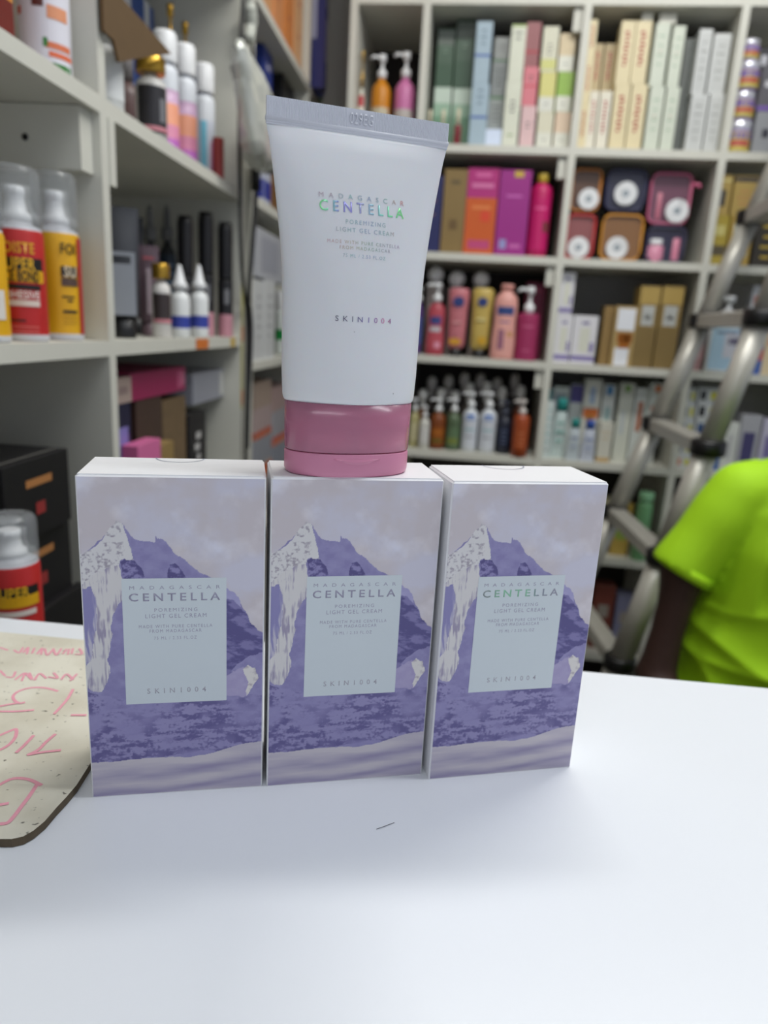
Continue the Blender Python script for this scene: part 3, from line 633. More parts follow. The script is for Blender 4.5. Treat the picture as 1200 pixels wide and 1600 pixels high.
# row 1, second pigeonhole
for (a, b_, t0, t1, lb) in ((682, 709, 44, 136, 'shorter'), (711, 741, 30, 138, 'taller')):
    stack(BACK, a-6, b_-6, (236, t1), z1_, [dict(label=f'pale green fading box holding up the {lb} dark green box', col=(196, 210, 196), bands=[(0, .55, (112, 150, 122)), (.55, .75, (150, 180, 156))])], v=.075)
    zb = BACK.see((a+b_)/2, t1, .075)[1]
    stack(BACK, a, b_, (t1, t0), zb, [dict(label=f'{lb} of two dark green boxes at the top shelf', col=(62, 88, 68), bands=[(.72, .97, (104, 112, 104)), (.4, .72, (74, 96, 78))], marks=rows((120, 140, 124), 2, .6, .66, .4))], v=.075)
for a, b_, h0, col_, lb in ((666, 676, 172, (228, 228, 220), 'white dropper bottle in front of the pale green boxes, nearest the upright'), (686, 697, 172, (232, 228, 214), 'small cream dropper bottle between the pale green boxes'), (709, 721, 170, (120, 32, 40), 'small dark red bottle with cream top beside the light blue boxes')):
    pbottle(BACK, a, b_, h0, 234, z1_, lb, col_, v=.025, kind='stick', cap='flip', capc=CREAM, caph=.45)
stack(BACK, 731, 759, (228, 131, 33), z1_, [dict(label='lower of two light blue boxes with a blue stripe', col=(164, 184, 196), bands=[(.46, .50, (70, 100, 170))], marks=rows((90, 110, 130), 3, .7, .9, .4)), dict(label='upper of two light blue boxes with a blue stripe', col=(164, 184, 196), bands=[(.44, .48, (70, 100, 170))], marks=rows((90, 110, 130), 3, .65, .85, .4))], x2=742)
stack(BACK, 757, 782, (230, 205, 150, 92, 58), z1_, [dict(label='glossy white and blue low box at the foot of the grey stack', col=(214, 226, 246), v=.03), dict(label='lowest grey box with green edge above the glossy white box', col=(146, 150, 146), bands=[(.92, .99, (80, 120, 80))], marks=rows(INK, 4, .3, .7)), dict(label='middle grey box of the stack beside light blue boxes', col=(132, 136, 134), bands=[(.94, 1, (80, 120, 80))], marks=rows(INK, 4, .3, .7)), dict(label='topmost short grey box of the stack beside light blue boxes', col=(146, 148, 144), marks=rows(INK, 2, .4, .6))], x2=774, v=.05)
stack(BACK, 783, 808, (228, 126, 38), z1_, [dict(label='lower ivory box left of the pink boxes', col=(216, 218, 200), marks=rows(INK, 3, .55, .7, .4)+rows((150, 170, 120), 1, .2, .2)), dict(label='upper ivory box with a lime green top', col=(216, 218, 200), bands=[(.965, .99, (150, 180, 40))], marks=rows(INK, 2, .75, .85, .5))], x2=799)
stack(BACK, 811, 834, (228, 165, 104, 34), z1_, [dict(label='pale pink box at the foot of the pink stack', col=(220, 186, 186), marks=rows(INK, 2, .5, .6, .35)), dict(label='bright pink box in the middle of the pink stack', col=(214, 122, 132), bands=[(.48, .53, (200, 70, 90))], marks=rows(INK, 2, .65, .75, .35)), dict(label='dusky rose box on top of the pink stack', col=(150, 90, 92), bands=[(.30, .36, (170, 50, 60))])], x2=823)
stack(BACK, 837, 862, (230, 175, 112, 41), z1_, [dict(label='cream box at the foot of the yellow stack', col=(216, 212, 188), bands=[(0, .45, (220, 220, 206))], marks=rows(INK, 1, .25, .25, .3)), dict(label='pastel yellow box in the middle of the yellow stack', col=(214, 208, 130), bands=[(0, .38, (220, 220, 208))], marks=rows(INK, 1, .2, .2, .3)), dict(label='pale yellow and cream box on top of the yellow stack', col=(214, 212, 190), bands=[(.05, .28, (208, 208, 130))], marks=rows(INK, 3, .4, .6, .35))], x2=849)
stack(BACK, 864, 889, (232, 175, 112, 52), z1_, [dict(label='peach box low in the stack by the upright', col=(222, 198, 172), bands=[(0, .45, (222, 222, 208))], marks=rows(INK, 1, .25, .25, .3)), dict(label='lime green and white box in the stack by the upright', col=(146, 182, 76), bands=[(0, .40, (222, 222, 208))], marks=rows(INK, 1, .2, .2, .3)), dict(label='peach topped box at the top of the stack by the upright', col=(214, 196, 160), bands=[(0, .42, (222, 222, 208))], marks=rows(INK, 1, .2, .2, .3))], x2=875)
# row 1, third pigeonhole: cream boxes with red lettering
CR1 = (222, 208, 168)
def redbox(label, col=CR1, **k): return dict(label=label, col=col, marks=script_marks(RED), **k)
stack(BACK, 892, 913, (235, 162, 92, 30), z1_, [redbox('cream box with red lettering, foot of the stack against the upright'), redbox('cream box with red lettering, middle of the stack against the upright'), redbox('cream box with red lettering, top of the stack against the upright')], x2=914)
stack(BACK, 914, 932, (235, 142), z1_, [redbox('whiter box with red lettering, left of the pair under the shaded boxes', (226, 220, 202))])
stack(BACK, 934, 952, (235, 142), z1_, [redbox('whiter box with red lettering, right of the pair under the shaded boxes', (226, 220, 202))])
zb = BACK.see(935, 142, .03)[1]  # next two are cream boxes; the shade they stand in is in their colour
stack(BACK, 922, 940, (142, 68), zb, [redbox('cream box with red lettering, coloured darker for shade, left of the two set back', (186, 168, 128))], v=.07, d=.05)
stack(BACK, 942, 960, (142, 68), zb, [redbox('cream box with red lettering, coloured darker for shade, right of the two set back', (186, 168, 128))], v=.07, d=.05)
for a, b_, x2_, lb in ((951, 976, 968, 'left'), (978, 1003, 993, 'right')):
    stack(BACK, a, b_, (236, 132, 32), z1_, [redbox(f'{lb} lower wide cream box with bold red lettering'), redbox(f'{lb} upper wide cream box with bold red lettering')], x2=x2_)
zb = BACK.see(1005, 32, .03)[1]
stack(BACK, 1004, 1021, (32, 11), zb, [dict(label='small white box lying on top of the cream red lettered boxes', col=PALE, marks=rows(INK, 1, .5, .5, .4))])
GN = (206, 212, 196)
def grn(label, **k): return dict(label=label, col=GN, marks=rows((150, 176, 150), 4, .35, .8, .4)+rows((196, 130, 120), 1, .55, .55, .12), **k)
stack(BACK, 1006, 1029, (236, 135, 36), z1_, [grn('pale green box, lower left of four beside the cream boxes'), grn('pale green box, upper left of four beside the cream boxes')], x2=1024)
stack(BACK, 1031, 1052, (237, 136, 40), z1_, [grn('pale green box, lower right of four beside the dark box'), grn('pale green box, upper right of four beside the dark box')], x2=1050)
zb = BACK.see(1040, 36, .03)[1]
stack(BACK, 1031, 1058, (36, 16), zb, [dict(label='small pale box on top of the pale green boxes', col=PALE)])
stack(BACK, 1054, 1070, (238, 60), z1_, [dict(label='tall dark grey marbled box between pale green and white boxes', col=M((92, 96, 92), .5, var=.5, scale=90))], v=.06, x2=1064)
for a, b_, x2_, y2_, lb in ((1072, 1098, 1085, 45, 'left'), (1100, 1127, 1114, 52, 'right')):
    wm_ = [(0, .5, .78, .9, (198, 200, 198))]+rows((150, 152, 150), 5, .25, .8, .45)
    stack(BACK, a, b_, (240, 147, y2_), z1_, [dict(label=f'{lb} lower plain white box near the right upright', col=(212, 214, 212), marks=wm_), dict(label=f'{lb} upper plain white box near the right upright', col=(212, 214, 212), marks=wm_)], x2=x2_)
# row 1, fourth pigeonhole
def jar(x0, x1, y0, y1, z, label, body, lid, lab, v=.05, group=None, marks=()):
    u0, u1 = clamp(BACK, BACK.see(x0, (y0+y1)/2, v)[0], BACK.see(x1, (y0+y1)/2, v)[0]); zt = BACK.see((x0+x1)/2, y0, v)[1]
    bottle(BACK, (u0+u1)/2, v, z, (u1-u0)/2, zt-z-.0004, label, body, kind='jar', cap='wide', capc=lid, caph=.3, lab=lab, labz=(.1, .9), marks=marks, name='cream_jar', cat='jar', group=group); return zt
LID = M((226, 226, 236), .2, .5)
z = z1_
for a, b_, t0, t1, nm in ((1130, 1172, 190, 240, 'lowest'), (1137, 1178, 145, 190, 'second lowest'), (1145, 1186, 98, 145, 'second highest'), (1152, 1186, 64, 98, 'topmost')):
    z = jar(a, b_, t0, t1, z, f'{nm} jar with yellow purple label and silver lid, stack of four', (150, 130, 180), LID, (196, 180, 90), marks=[(0, .8, 1, .3, (120, 96, 176)), (0, .42, .7, .3, (190, 90, 80))])
stack(BACK, 1176, 1212, (242, 174, 102, 62), z1_, [dict(label='lowest silver grey box beside the jars', col=(150, 152, 156), marks=[(0, .5, .3, .2, (60, 60, 70))]), dict(label='middle dark grey box beside the jars with purple foot', col=(96, 94, 100), bands=[(.02, .12, (120, 90, 170))], marks=[(-.1, .6, .3, .14, (210, 210, 214))]), dict(label='black box on top of the grey boxes beside the jars', col=(48, 46, 52), marks=[(.1, .5, .3, .4, (200, 200, 206))])], x2=1186, v=.03)
# row 2, second pigeonhole
pbox(BACK, 662, 690, 274, 392, z2_, 'dark blue box half behind the tube on the second shelf', (38, 42, 92), marks=rows((150, 110, 100), 3, .5, .85, .3))
pbox(BACK, 691, 727, 264, 397, z2_, 'tan gold upright box beside the dark blue one', (136, 112, 66), marks=[(0, .35, .35, .12, (108, 84, 48)), (0, .85, .4, .05, (100, 84, 54))])
pbox(BACK, 727, 776, 262, 398, z2_, 'magenta and orange box on the second shelf', (178, 44, 120), bands=[(0, .66, (204, 92, 32))], marks=[(0, .92, .5, .05, (214, 100, 160)), (0, .8, .7, .05, (216, 120, 170)), (0, .55, .6, .04, (224, 130, 70)), (.15, .45, .3, .12, (216, 70, 40)), (0, .12, .7, .1, (190, 70, 120))])
pbox(BACK, 777, 826, 265, 399, z2_, 'violet magenta box with yellow spot at its top', (156, 40, 132), marks=[(.1, .95, .3, .07, (200, 170, 60)), (0, .7, .5, .03, (200, 100, 180)), (-.25, .14, .22, .11, (150, 150, 200)), (.15, .12, .35, .05, (196, 100, 170))])
pbottle(BACK, 826, 860, 272, 400, z2_, 'deep pink bottle with yellow cap near the upright', (190, 20, 96), v=.05, kind='can', cap='flip', capc=(196, 170, 60), caph=.12, lab=(196, 24, 104), labz=(.1, .8), marks=[(.3, .45, .3, .2, (120, 60, 60)), (0, .8, .5, .05, (226, 90, 150))])
# row 2, third pigeonhole: cosmetic pouches
def pouch(x0, x1, y0, y1, z, label, trim, back, disc, inner=None, ring=None, v=.04, d=.05, puller=False):
    ym = (y0+y1)/2; u0, u1 = clamp(BACK, BACK.see(x0, ym, v)[0], BACK.see(x1, ym, v)[0]); zt = BACK.see((x0+x1)/2, y0, v)[1]; wd, h = u1-u0-.001, zt-z-.0006; uu, v, wd, _, h = settle(BACK, (u0+u1)/2, v-.004, z, wd, d+.004, h); v += .004; u0, u1 = uu-wd/2, uu+wd/2
    t_ = thing('cosmetic_pouch', label, 'pouch', BACK.at((u0+u1)/2, v, z), BACK.a)
    def rr(wd_, h_, r, y, n=6):
        P = []
        for cx, cz, a0 in ((wd_/2-r, h_-r, 0), (-wd_/2+r, h_-r, 90), (-wd_/2+r, r, 180), (wd_/2-r, r, 270)):
            for k_ in range(n+1): a = math.radians(a0+90*k_/n); P.append((cx+r*math.cos(a), y, cz+r*math.sin(a)))
        return P
    r = min(wd, h)*.2; m = MB(); i0 = rr(wd*.93, h, r, d); i1 = rr(wd, h, r, d*.15)
    bc = c8(back); n_ = len(i0)
    for k_ in range(n_): m.face([i1[k_], i1[(k_+1) % n_], i0[(k_+1) % n_], i0[k_]], bc)
    m.face(i0, bc); ii = [(x*.955, y+.004, q*.93+.004) for x, y, q in i1]; m.face(ii, bc); m.build('pouch_body', t_)
    m = MB(); P = rr(wd*.97, h*.97, r, d*.12); P = [(x*.955, y, q*.93+.0050) for x, y, q in P]; m.tube(P+[P[0]], .0034, c8(trim), 8); m.build('zip_trim', t_)
    m = MB(); m.face([(x*.94, .0005, q*.92+.005) for x, y, q in i1], M((235, 236, 240), .06, trans=.9, alpha=.22)); m.build('clear_front', t_)
    cx, cz, rd = disc; m = MB(); m.lathe([(rd*h, 0), (rd*h, .003)], WHITE, 28); m.lathe([(rd*h*.30, .003), (rd*h*.30, .0034)], M((150, 160, 168), .4), 20)
    o_ = m.build('round_tag', t_); o_.rotation_euler.x = math.pi/2; o_.location = (cx*wd, .0035, cz*h)
    for (bx, bz, bw, bh, bcol, ccol) in inner or ():
        m = MB(); m.lathe([(bw*wd/2*.95, 0), (bw*wd/2, .002), (bw*wd/2, bh*h*.68), (bw*wd/2*.8, bh*h*.72)], c8(bcol), 18)
        m.lathe([(bw*wd/2*.84, bh*h*.72), (bw*wd/2*.84, bh*h)], c8(ccol), 18); o_ = m.build('packed_pot', t_); o_.location = (bx*wd, d*.5+.001, bz*h+.001)
    if puller:
        m = MB(); m.tube([(wd*.48, d*.1, h*.78), (wd*.62, d*.05, h*.74), (wd*.66, d*.05, h*.70)], [.003, .006, .004], c8(trim), 8); m.build('zip_puller', t_)
    return zt
ZP = pouch(869, 930, 331, 403, z2_, 'red trimmed clear pouch, lower left of the six pouches', (196, 44, 44), (150, 84, 84), (-.02, .26, .23), [(-.3, .05, .3, .8, (214, 190, 200), WHITE), (.3, .3, .3, .5, (210, 150, 150), WHITE)])
pouch(880, 940, 260, 330, ZP, 'brown pouch with orange trim, upper left of the six pouches', (190, 118, 36), (96, 64, 44), (.12, .30, .24), [(-.25, .05, .3, .8, (150, 110, 40), GOLD)])
ZP = pouch(938, 1006, 331, 405, z2_, 'orange trimmed clear pouch, lower middle of the six pouches', (206, 140, 30), (140, 96, 50), (-.08, .28, .23), [(.28, .06, .26, .78, (190, 140, 20), WHITE), (-.3, .1, .25, .75, (206, 180, 150), WHITE)])
pouch(946, 1012, 261, 330, ZP, 'navy blue pouch above the orange trimmed one', (36, 36, 74), (30, 30, 62), (0, .42, .27), [(-.34, .3, .18, .6, (120, 120, 150), WHITE), (.36, .2, .16, .4, (190, 190, 200), WHITE)])
ZP = pouch(1009, 1073, 352, 409, z2_, 'navy pouch holding pink pots, lower right of the six pouches', (40, 38, 72), (34, 30, 62), (-.46, .2, .01), [(-.22, .02, .5, .62, (216, 140, 166), WHITE), (.28, .02, .34, .95, (214, 130, 156), WHITE)])
pouch(1014, 1082, 265, 350, ZP, 'pink trimmed pouch on top of the navy pouch with pink pots', (196, 96, 130), (110, 62, 84), (.2, .27, .22), [(-.22, .1, .3, .72, (196, 110, 130), WHITE)], puller=True)
# row 2, fourth pigeonhole
YB = (176, 150, 84)
stack(BACK, 1098, 1133, (408, 336, 272), z2_, [dict(label='lower mustard yellow box left of the ladder rail', col=(170, 150, 60), bands=[(.2, .4, (90, 80, 60))], marks=[(0, .7, .6, .2, (200, 190, 120))]), dict(label='upper gold box with dark picture left of the ladder rail', col=YB, marks=[(-.1, .42, .5, .4, (70, 66, 60)), (0, .85, .8, .06, (210, 196, 130))])], x2=1110)
stack(BACK, 1135, 1172, (409, 337, 274), z2_, [dict(label='lower box with white panel and yellow dot behind the ladder rail', col=(180, 150, 70), marks=[(0, .55, .7, .7, (196, 200, 190)), (0, .4, .35, .3, (210, 180, 40))]), dict(label='upper gold box with dark top band behind the ladder rail', col=YB, bands=[(.84, .95, (70, 66, 66))], marks=rows((200, 120, 90), 3, .3, .6, .6))], x2=1148)
stack(BACK, 1176, 1216, (411, 338, 276), z2_, [dict(label='dark box with yellow lettering low at the right frame edge', col=(56, 50, 40), marks=rows((200, 170, 60), 4, .2, .8, .5, .05)), dict(label='tan box with dark band high at the right frame edge', col=(186, 160, 100), bands=[(.3, .5, (70, 60, 60))])], x2=1188)
# row 3, second pigeonhole: lotions
pbottle(BACK, 646, 662, 448, 556, z3_, 'purple slim bottle half hidden behind the tube', (104, 78, 140), v=.05, cap='pump', caph=.22, capc=WHITE, lab=(90, 100, 160), labz=(.2, .7), ey=.7, rz=1.2)
pbottle(BACK, 667, 696, 442, 558, z3_, 'red lotion bottle with white pump and blue emblem', (172, 62, 76), v=.045, kind='lotion', cap='pump', caph=.26, lab=(184, 76, 88), labz=(.12, .86), marks=[(0, .72, .6, .2, (60, 70, 130)), (0, .5, .6, .12, (190, 190, 196)), (.15, .1, .3, .16, (220, 150, 170))], ey=.7)
FLIPB = BLACK
def inverted(x0, x1, y0, y1, label, col, **k):
    u0, u1 = BACK.see(x0, (y0+y1)/2, .05)[0], BACK.see(x1, (y0+y1)/2, .05)[0]; zt = BACK.see((x0+x1)/2, y0, .05)[1]; h = zt-z3_; r = (u1-u0)/2; uu, vv, w_n, _, h = settle(BACK, (u0+u1)/2, .05, z3_, 2*r, r*1.3, h, True); r = w_n/2; u0, u1 = uu-r, uu+r
    t_ = thing('lotion_bottle', label, 'bottle', BACK.at((u0+u1)/2, vv, z3_), BACK.a)
    m = MB(); m.lathe([(r*.52, .0), (r*.56, .002), (r*.54, h*.12)], FLIPB, 22, ey=.75); m.build('cap', t_)
    m = MB(); m.lathe([(r*.62, h*.12), (r*.86, h*.18), (r*.88, h*.4), (r*.92, h*.7), (r, h*.92), (r*.9, h*.985), (r*.6, h)], c8(col), 28, ey=.62); m.build('body', t_)
    m = MB()
    for cx, cz, w_, h_, c in k['marks']:
        n_ = 14; y = -r*.62-.001
        m.face([((cx+w_*.5*math.cos(2*math.pi*q/n_))*r*2, y*.99, (cz+h_*.5*math.sin(2*math.pi*q/n_))*h) for q in range(n_)], c8(c))
    m.build('printed_marks', t_)
inverted(699, 731, 450, 548, 'dusty pink lotion bottle standing on its black cap', (196, 116, 124), marks=[(0, .80, .56, .15, (44, 60, 120)), (-.05, .22, .6, .10, (206, 150, 40)), (0, .5, .5, .03, (220, 160, 160))])
inverted(735, 769, 450, 552, 'yellow lotion bottle standing on its black cap', (198, 172, 92), marks=[(0, .80, .46, .13, (44, 60, 120)), (.1, .25, .4, .12, (206, 160, 40)), (0, .55, .5, .04, (220, 206, 140))])
pbottle(BACK, 762, 808, 444, 560, z3_, 'large pale pink lotion bottle with blue oval emblem', (224, 160, 150), v=.03, kind='lotion', cap='flip', capc=(214, 150, 140), caph=.08, lab=(226, 164, 154), labz=(.05, .85), marks=[(0, .82, .7, .15, (50, 72, 130)), (0, .62, .4, .03, (150, 110, 150)), (-.1, .3, .22, .36, (150, 96, 120)), (.25, .4, .3, .1, (206, 150, 110))], ey=.6)
carton(BACK, *[BACK.see(833, 500, .12)[0], .12, z3_], .055, .06, BACK.see(833, 441, .12)[1]-z3_, (140, 34, 74), 'deep magenta tall box behind the magenta pump bottle', marks=[(0, .9, .5, .03, (200, 80, 120))])
pbottle(BACK, 805, 842, 448, 563, z3_, 'square magenta bottle with big white pump beside the upright', (160, 46, 92), v=.03, kind='stick', cap='pump', caph=.36, lab=(162, 48, 94), labz=(.05, .9), marks=[(0, .8, .5, .04, (206, 100, 140)), (0, .2, .4, .03, (206, 100, 140))], ey=.8)
for x, y, lb in ((681, 430, 'above the red lotion bottle'), (714, 437, 'above the dusty pink lotion bottle'), (752, 438, 'above the yellow lotion bottle')):
    u, zc_ = BACK.see(x, y, .092)
    t_ = bottle(BACK, u, .092, z3_, .0235, zc_+.025-z3_, f'pale bottle with round white top standing {lb}', (170, 160, 156), kind='stick', cap=None, caph=.2)
    m = MB(); h_ = (zc_+.025-z3_); m.lathe([(.006, h_*.8)]+[(.0225*math.sin(math.radians(a)), zc_-z3_-.0225*math.cos(math.radians(a))+.001) for a in (20, 45, 70, 90, 110, 135, 160, 175)], M((236, 236, 236), .3), 20); m.build('cap', t_)
# row 3, third pigeonhole
PW = (220, 218, 222); PU = (128, 116, 170)
def purplebox(label): return dict(label=label, col=PW, bands=[(.0, .0, PU)], marks=[(0, .5, .42, .5, (214, 214, 200)), (0, .85, .3, .05, (110, 100, 150)), (.32, .35, .16, .2, PU), (0, .12, .98, .1, PU)])
zz = stack(BACK, 857, 893, (562, 492), z3_, [purplebox('lower left of three white boxes with purple band')])
stack(BACK, 894, 932, (563, 493), z3_, [purplebox('lower right of three white boxes with purple band')])
stack(BACK, 863, 897, (492, 425), zz, [purplebox('white box with purple band standing on another of its kind')])
pbox(BACK, 940, 956, 478, 568, z3_, 'slim brown gold box left of the white bottled honey box', (146, 118, 70), v=.05)
pbox(BACK, 957, 992, 478, 568, z3_, 'gold box printed with white cap and amber drop', (176, 150, 98), marks=[(.02, .78, .82, .36, (232, 234, 240)), (.05, .48, .7, .16, (150, 84, 12)), (.05, .42, .5, .24, (160, 90, 10)), (-.02, .16, .66, .30, (226, 228, 234))])
for a, b_, lb in ((993, 1026, 'left'), (1028, 1062, 'right')):
    pbox(BACK, a, b_, 446, 570, z3_, f'{lb} of two tall gold boxes with grey label', (146, 122, 72), bands=[(.78, .99, (180, 152, 84)), (.0, .5, (130, 108, 64))], marks=[(0, .64, .62, .24, (184, 186, 182)), (0, .62, .3, .06, (150, 150, 146))], d=.08)
# row 3, fourth pigeonhole
pbottle(BACK, 1080, 1104, 470, 572, z3_, 'dusty pink bottle just left of the ladder rail', (178, 140, 140), v=.07, cap='flip', caph=.16, capc=(200, 170, 170), lab=(190, 150, 150), ey=.7)
pbottle(BACK, 1108, 1156, 462, 580, z3_, 'big white and blue lotion bottle with white pump behind the ladder', (226, 230, 230), v=.05, kind='bottle', cap='pump', caph=.28, lab=(170, 200, 220), labz=(.05, .8), marks=[(.3, .6, .7, .6, (206, 206, 214)), (.3, .7, .5, .16, (90, 80, 110)), (0, .9, .6, .06, (120, 130, 150))], ey=.6)
stack(BACK, 1164, 1190, (584, 540, 446), z3_, [dict(label='blue and red low box at the right behind the ladder', col=(70, 100, 170), bands=[(.5, .9, (190, 70, 70))]), dict(label='white box with red orange mark standing on the blue red box', col=(206, 206, 210), marks=[(0, .75, .6, .16, (214, 110, 80)), (0, .2, .4, .2, (60, 90, 160))])], x2=1172, v=.05)
stack(BACK, 1192, 1222, (585, 470), z3_, [dict(label='cream box at the right frame edge on the third shelf', col=(214, 196, 160), marks=[(0, .6, .6, .4, (200, 90, 80))])], v=.05)
# row 4, second pigeonhole: pump bottles
AMB = (124, 62, 20); GR = (84, 102, 74)
def pb(x0, x1, y0, y1, label, col, v=.05, cap='pump', caph=.26, **k): return pbottle(BACK, x0, x1, y0, y1, z4_, label, col, v=v, cap=cap, caph=caph, **k)
pb(640, 655, 622, 708, 'pale olive bottle half hidden by the tube cap', (176, 168, 120), lab=(196, 188, 150))
pb(655, 671, 634, 712, 'white slim pump bottle between the olive and amber bottles', (206, 204, 196), v=.03, lab=(214, 212, 208))
pb(672, 696, 622, 713, 'amber brown pump bottle with orange label', AMB, lab=(150, 80, 24), labz=(.15, .6), marks=[(0, .7, .7, .2, (176, 104, 30)), (0, .2, .7, .2, (90, 90, 30))])
pb(697, 720, 622, 713, 'moss green pump bottle beside the amber one', GR, lab=(96, 120, 88), labz=(.1, .6), marks=[(0, .3, .7, .3, (120, 130, 60))])
for a, b_, lb in ((722, 747, 'left'), (749, 776, 'right')):
    pb(a, b_, 612, 714, f'{lb} white pump bottle with round blue emblem', (216, 220, 224), lab=(210, 214, 222), labz=(.1, .92), marks=[(0, .85, .5, .16, (50, 110, 190)), (0, .5, .6, .05, (150, 190, 196)), (0, .3, .5, .04, (160, 160, 170))])
pb(777, 799, 626, 714, 'navy black bottle with pale lettering on the fourth shelf', (34, 38, 54), capc=(70, 74, 90), lab=(36, 42, 64), marks=rows((110, 120, 150), 4, .2, .85, .4, .05))
pb(801, 827, 624, 719, 'burnt orange pump bottle against the upright', (160, 70, 30), v=.02, kind='can', capc=(214, 206, 200), lab=(166, 76, 34), marks=rows((206, 130, 90), 4, .2, .8, .4, .04))
backs = [(662, 608, 'behind the slim white bottle'), (690, 606, 'behind the amber bottle'), (712, 610, 'behind the moss green bottle'), (735, 598, 'behind the left white pump bottle'), (762, 596, 'behind the right white pump bottle'), (786, 604, 'behind the navy bottle'), (815, 602, 'behind the burnt orange bottle')]
for j, (x, y, lb) in enumerate(backs):
    u, zz = BACK.see(x, y, .105); bottle(BACK, u, .105, z4_, .0185, zz-z4_, 'pump bottle in the second row, '+lb, [(110, 70, 40), (90, 96, 70), (150, 140, 120), (120, 110, 100), (80, 70, 66), (60, 56, 60), (120, 64, 40)][j], cap='disc', capc=(232, 230, 226), caph=.3)
for j, (x, y, lb) in enumerate([(676, 588, 'above the slim white one'), (702, 586, 'above the amber one'), (727, 582, 'above the moss green one'), (752, 584, 'above the left emblem bottle'), (778, 590, 'above the navy one'), (806, 584, 'above the orange one')]):
    u, zz = BACK.see(x, y, .155); bottle(BACK, u, .155, z4_, .020, zz-z4_, 'dark pump bottle deepest on the fourth shelf, '+lb, [(64, 52, 46), (54, 50, 48)][j % 2], cap='disc', capc=(206, 202, 200), caph=.3)
# row 4, third pigeonhole: cartons and tubes
TE = (30, 140, 146)
def tb(x0, x1, y0, y1, label, col, v=.03, bands=(), marks=(), **k): return pbox(BACK, x0, x1, y0, y1, z4_, label, col, v=v, bands=bands, marks=marks, **k)
W_ = (210, 214, 210)
tb(836, 858, 606, 722, 'teal and white tall box beside the upright on the fourth shelf', W_, v=.08, bands=[(.70, .99, TE)], marks=rows((150, 180, 180), 3, .3, .6, .5))
tb(838, 862, 627, 726, 'white box with faint teal lettering in front of the teal box', (204, 214, 212), v=.02, marks=rows((110, 170, 170), 5, .3, .85, .55)+rows(GREYINK, 1, .15, .15, .6))
def squeeze(x0, x1, y0, y1, label, col, capc, v=.03, marks=()):
    """tube standing on its crimped end, cap on top"""
    ym = (y0+y1)/2; u0, u1 = clamp(BACK, BACK.see(x0, ym, v)[0], BACK.see(x1, ym, v)[0]); zt = BACK.see((x0+x1)/2, y0, v)[1]; h = zt-z4_; r = (u1-u0)/2; uu, v, w_n, _, h = settle(BACK, (u0+u1)/2, v, z4_, 2*r, 1.4*r, h, True); r = w_n/2; u0, u1 = uu-r, uu+r
    t_ = thing('squeeze_tube', label, 'tube', BACK.at((u0+u1)/2, v, z4_), BACK.a)
    m = MB(); k0 = m.mi(c8(col)); n_ = 24; R = [(r, .002, 0), (r, .003, h*.05), (r*.96, r*.35, h*.3), (r*.86, r*.6, h*.55), (r*.74, r*.7, h*.76), (r*.5, r*.5, h*.80)]
    for a, b_, zz in R: m.v += [(a*math.cos(2*math.pi*q/n_), b_*math.sin(2*math.pi*q/n_)+.0, zz) for q in range(n_)]
    for j in range(len(R)-1):
        for q in range(n_): m.f.append([j*n_+q, j*n_+(q+1) % n_, (j+1)*n_+(q+1) % n_, (j+1)*n_+q]); m.m.append(k0); m.sm.append(True)
    for cx, cz, w_, h_, c in marks: m.quad(cx*r*2, cz*h, w_*r*2, h_*h, -r*.64, c8(c))
    m.build('tube_body', t_); m = MB(); m.lathe([(r*.72, h*.80), (r*.62, h*.97), (r*.56, h)], c8(capc), 22); m.build('cap', t_)
TE2 = (40, 146, 140)
tb(859, 884, 604, 726, 'white tall box with a grey picture on the fourth shelf', W_, v=.09, marks=[(0, .8, .7, .2, (150, 160, 170))])
squeeze(862, 886, 622, 726, 'white tube with teal cap, first of the tubes', (200, 214, 212), TE2, v=.045, marks=rows((120, 180, 170), 3, .3, .6, .6, .03))
tb(886, 906, 600, 724, 'white and purple tall box between the capped tubes', W_, v=.09, bands=[(.75, .99, (90, 80, 150))])
squeeze(885, 906, 654, 728, 'short white tube with teal cap near the front', (196, 206, 212), TE2, v=.02, marks=rows((140, 150, 190), 2, .35, .55, .5, .03))
tb(906, 934, 592, 726, 'white box with an orange flower picture', (214, 214, 204), v=.07, marks=[(0, .58, .9, .12, (206, 110, 50)), (0, .50, .5, .1, (170, 120, 50)), (0, .8, .3, .2, (150, 170, 200))])
squeeze(908, 930, 656, 730, 'short white tube with blue cap near the front', (200, 206, 220), (54, 90, 176), v=.02, marks=rows((130, 150, 200), 2, .35, .55, .5, .03))
tb(932, 955, 660, 732, 'low white box with a tan foot band', (208, 206, 192), v=.02, bands=[(.02, .12, (196, 160, 100))], marks=rows((200, 170, 120), 2, .6, .75, .7))
tb(936, 956, 600, 730, 'white tall box with blue cap print, behind the tan footed box', W_, v=.08, marks=[(0, .92, .5, .12, (70, 130, 180)), (0, .6, .4, .2, (150, 180, 180))])
tb(962, 985, 598, 730, 'white box with small green top mark', (206, 208, 196), v=.07, marks=[(0, .93, .4, .08, (120, 160, 70)), (-.1, .5, .3, .3, (190, 196, 196))])
tb(957, 975, 652, 733, 'white and mint narrow box at the front', (196, 210, 202), v=.02, marks=[(0, .9, .7, .1, (90, 160, 190)), (0, .5, .4, .5, (150, 190, 170))])
tb(986, 1006, 606, 732, 'white box with a brown vertical mark', W_, v=.07, marks=[(0, .62, .4, .4, (176, 110, 84))])
tb(976, 1004, 660, 734, 'low pale box printed with a pink flower', (212, 206, 206), v=.02, marks=[(0, .38, .9, .32, (206, 80, 130)), (.2, .8, .4, .2, (214, 120, 160))])
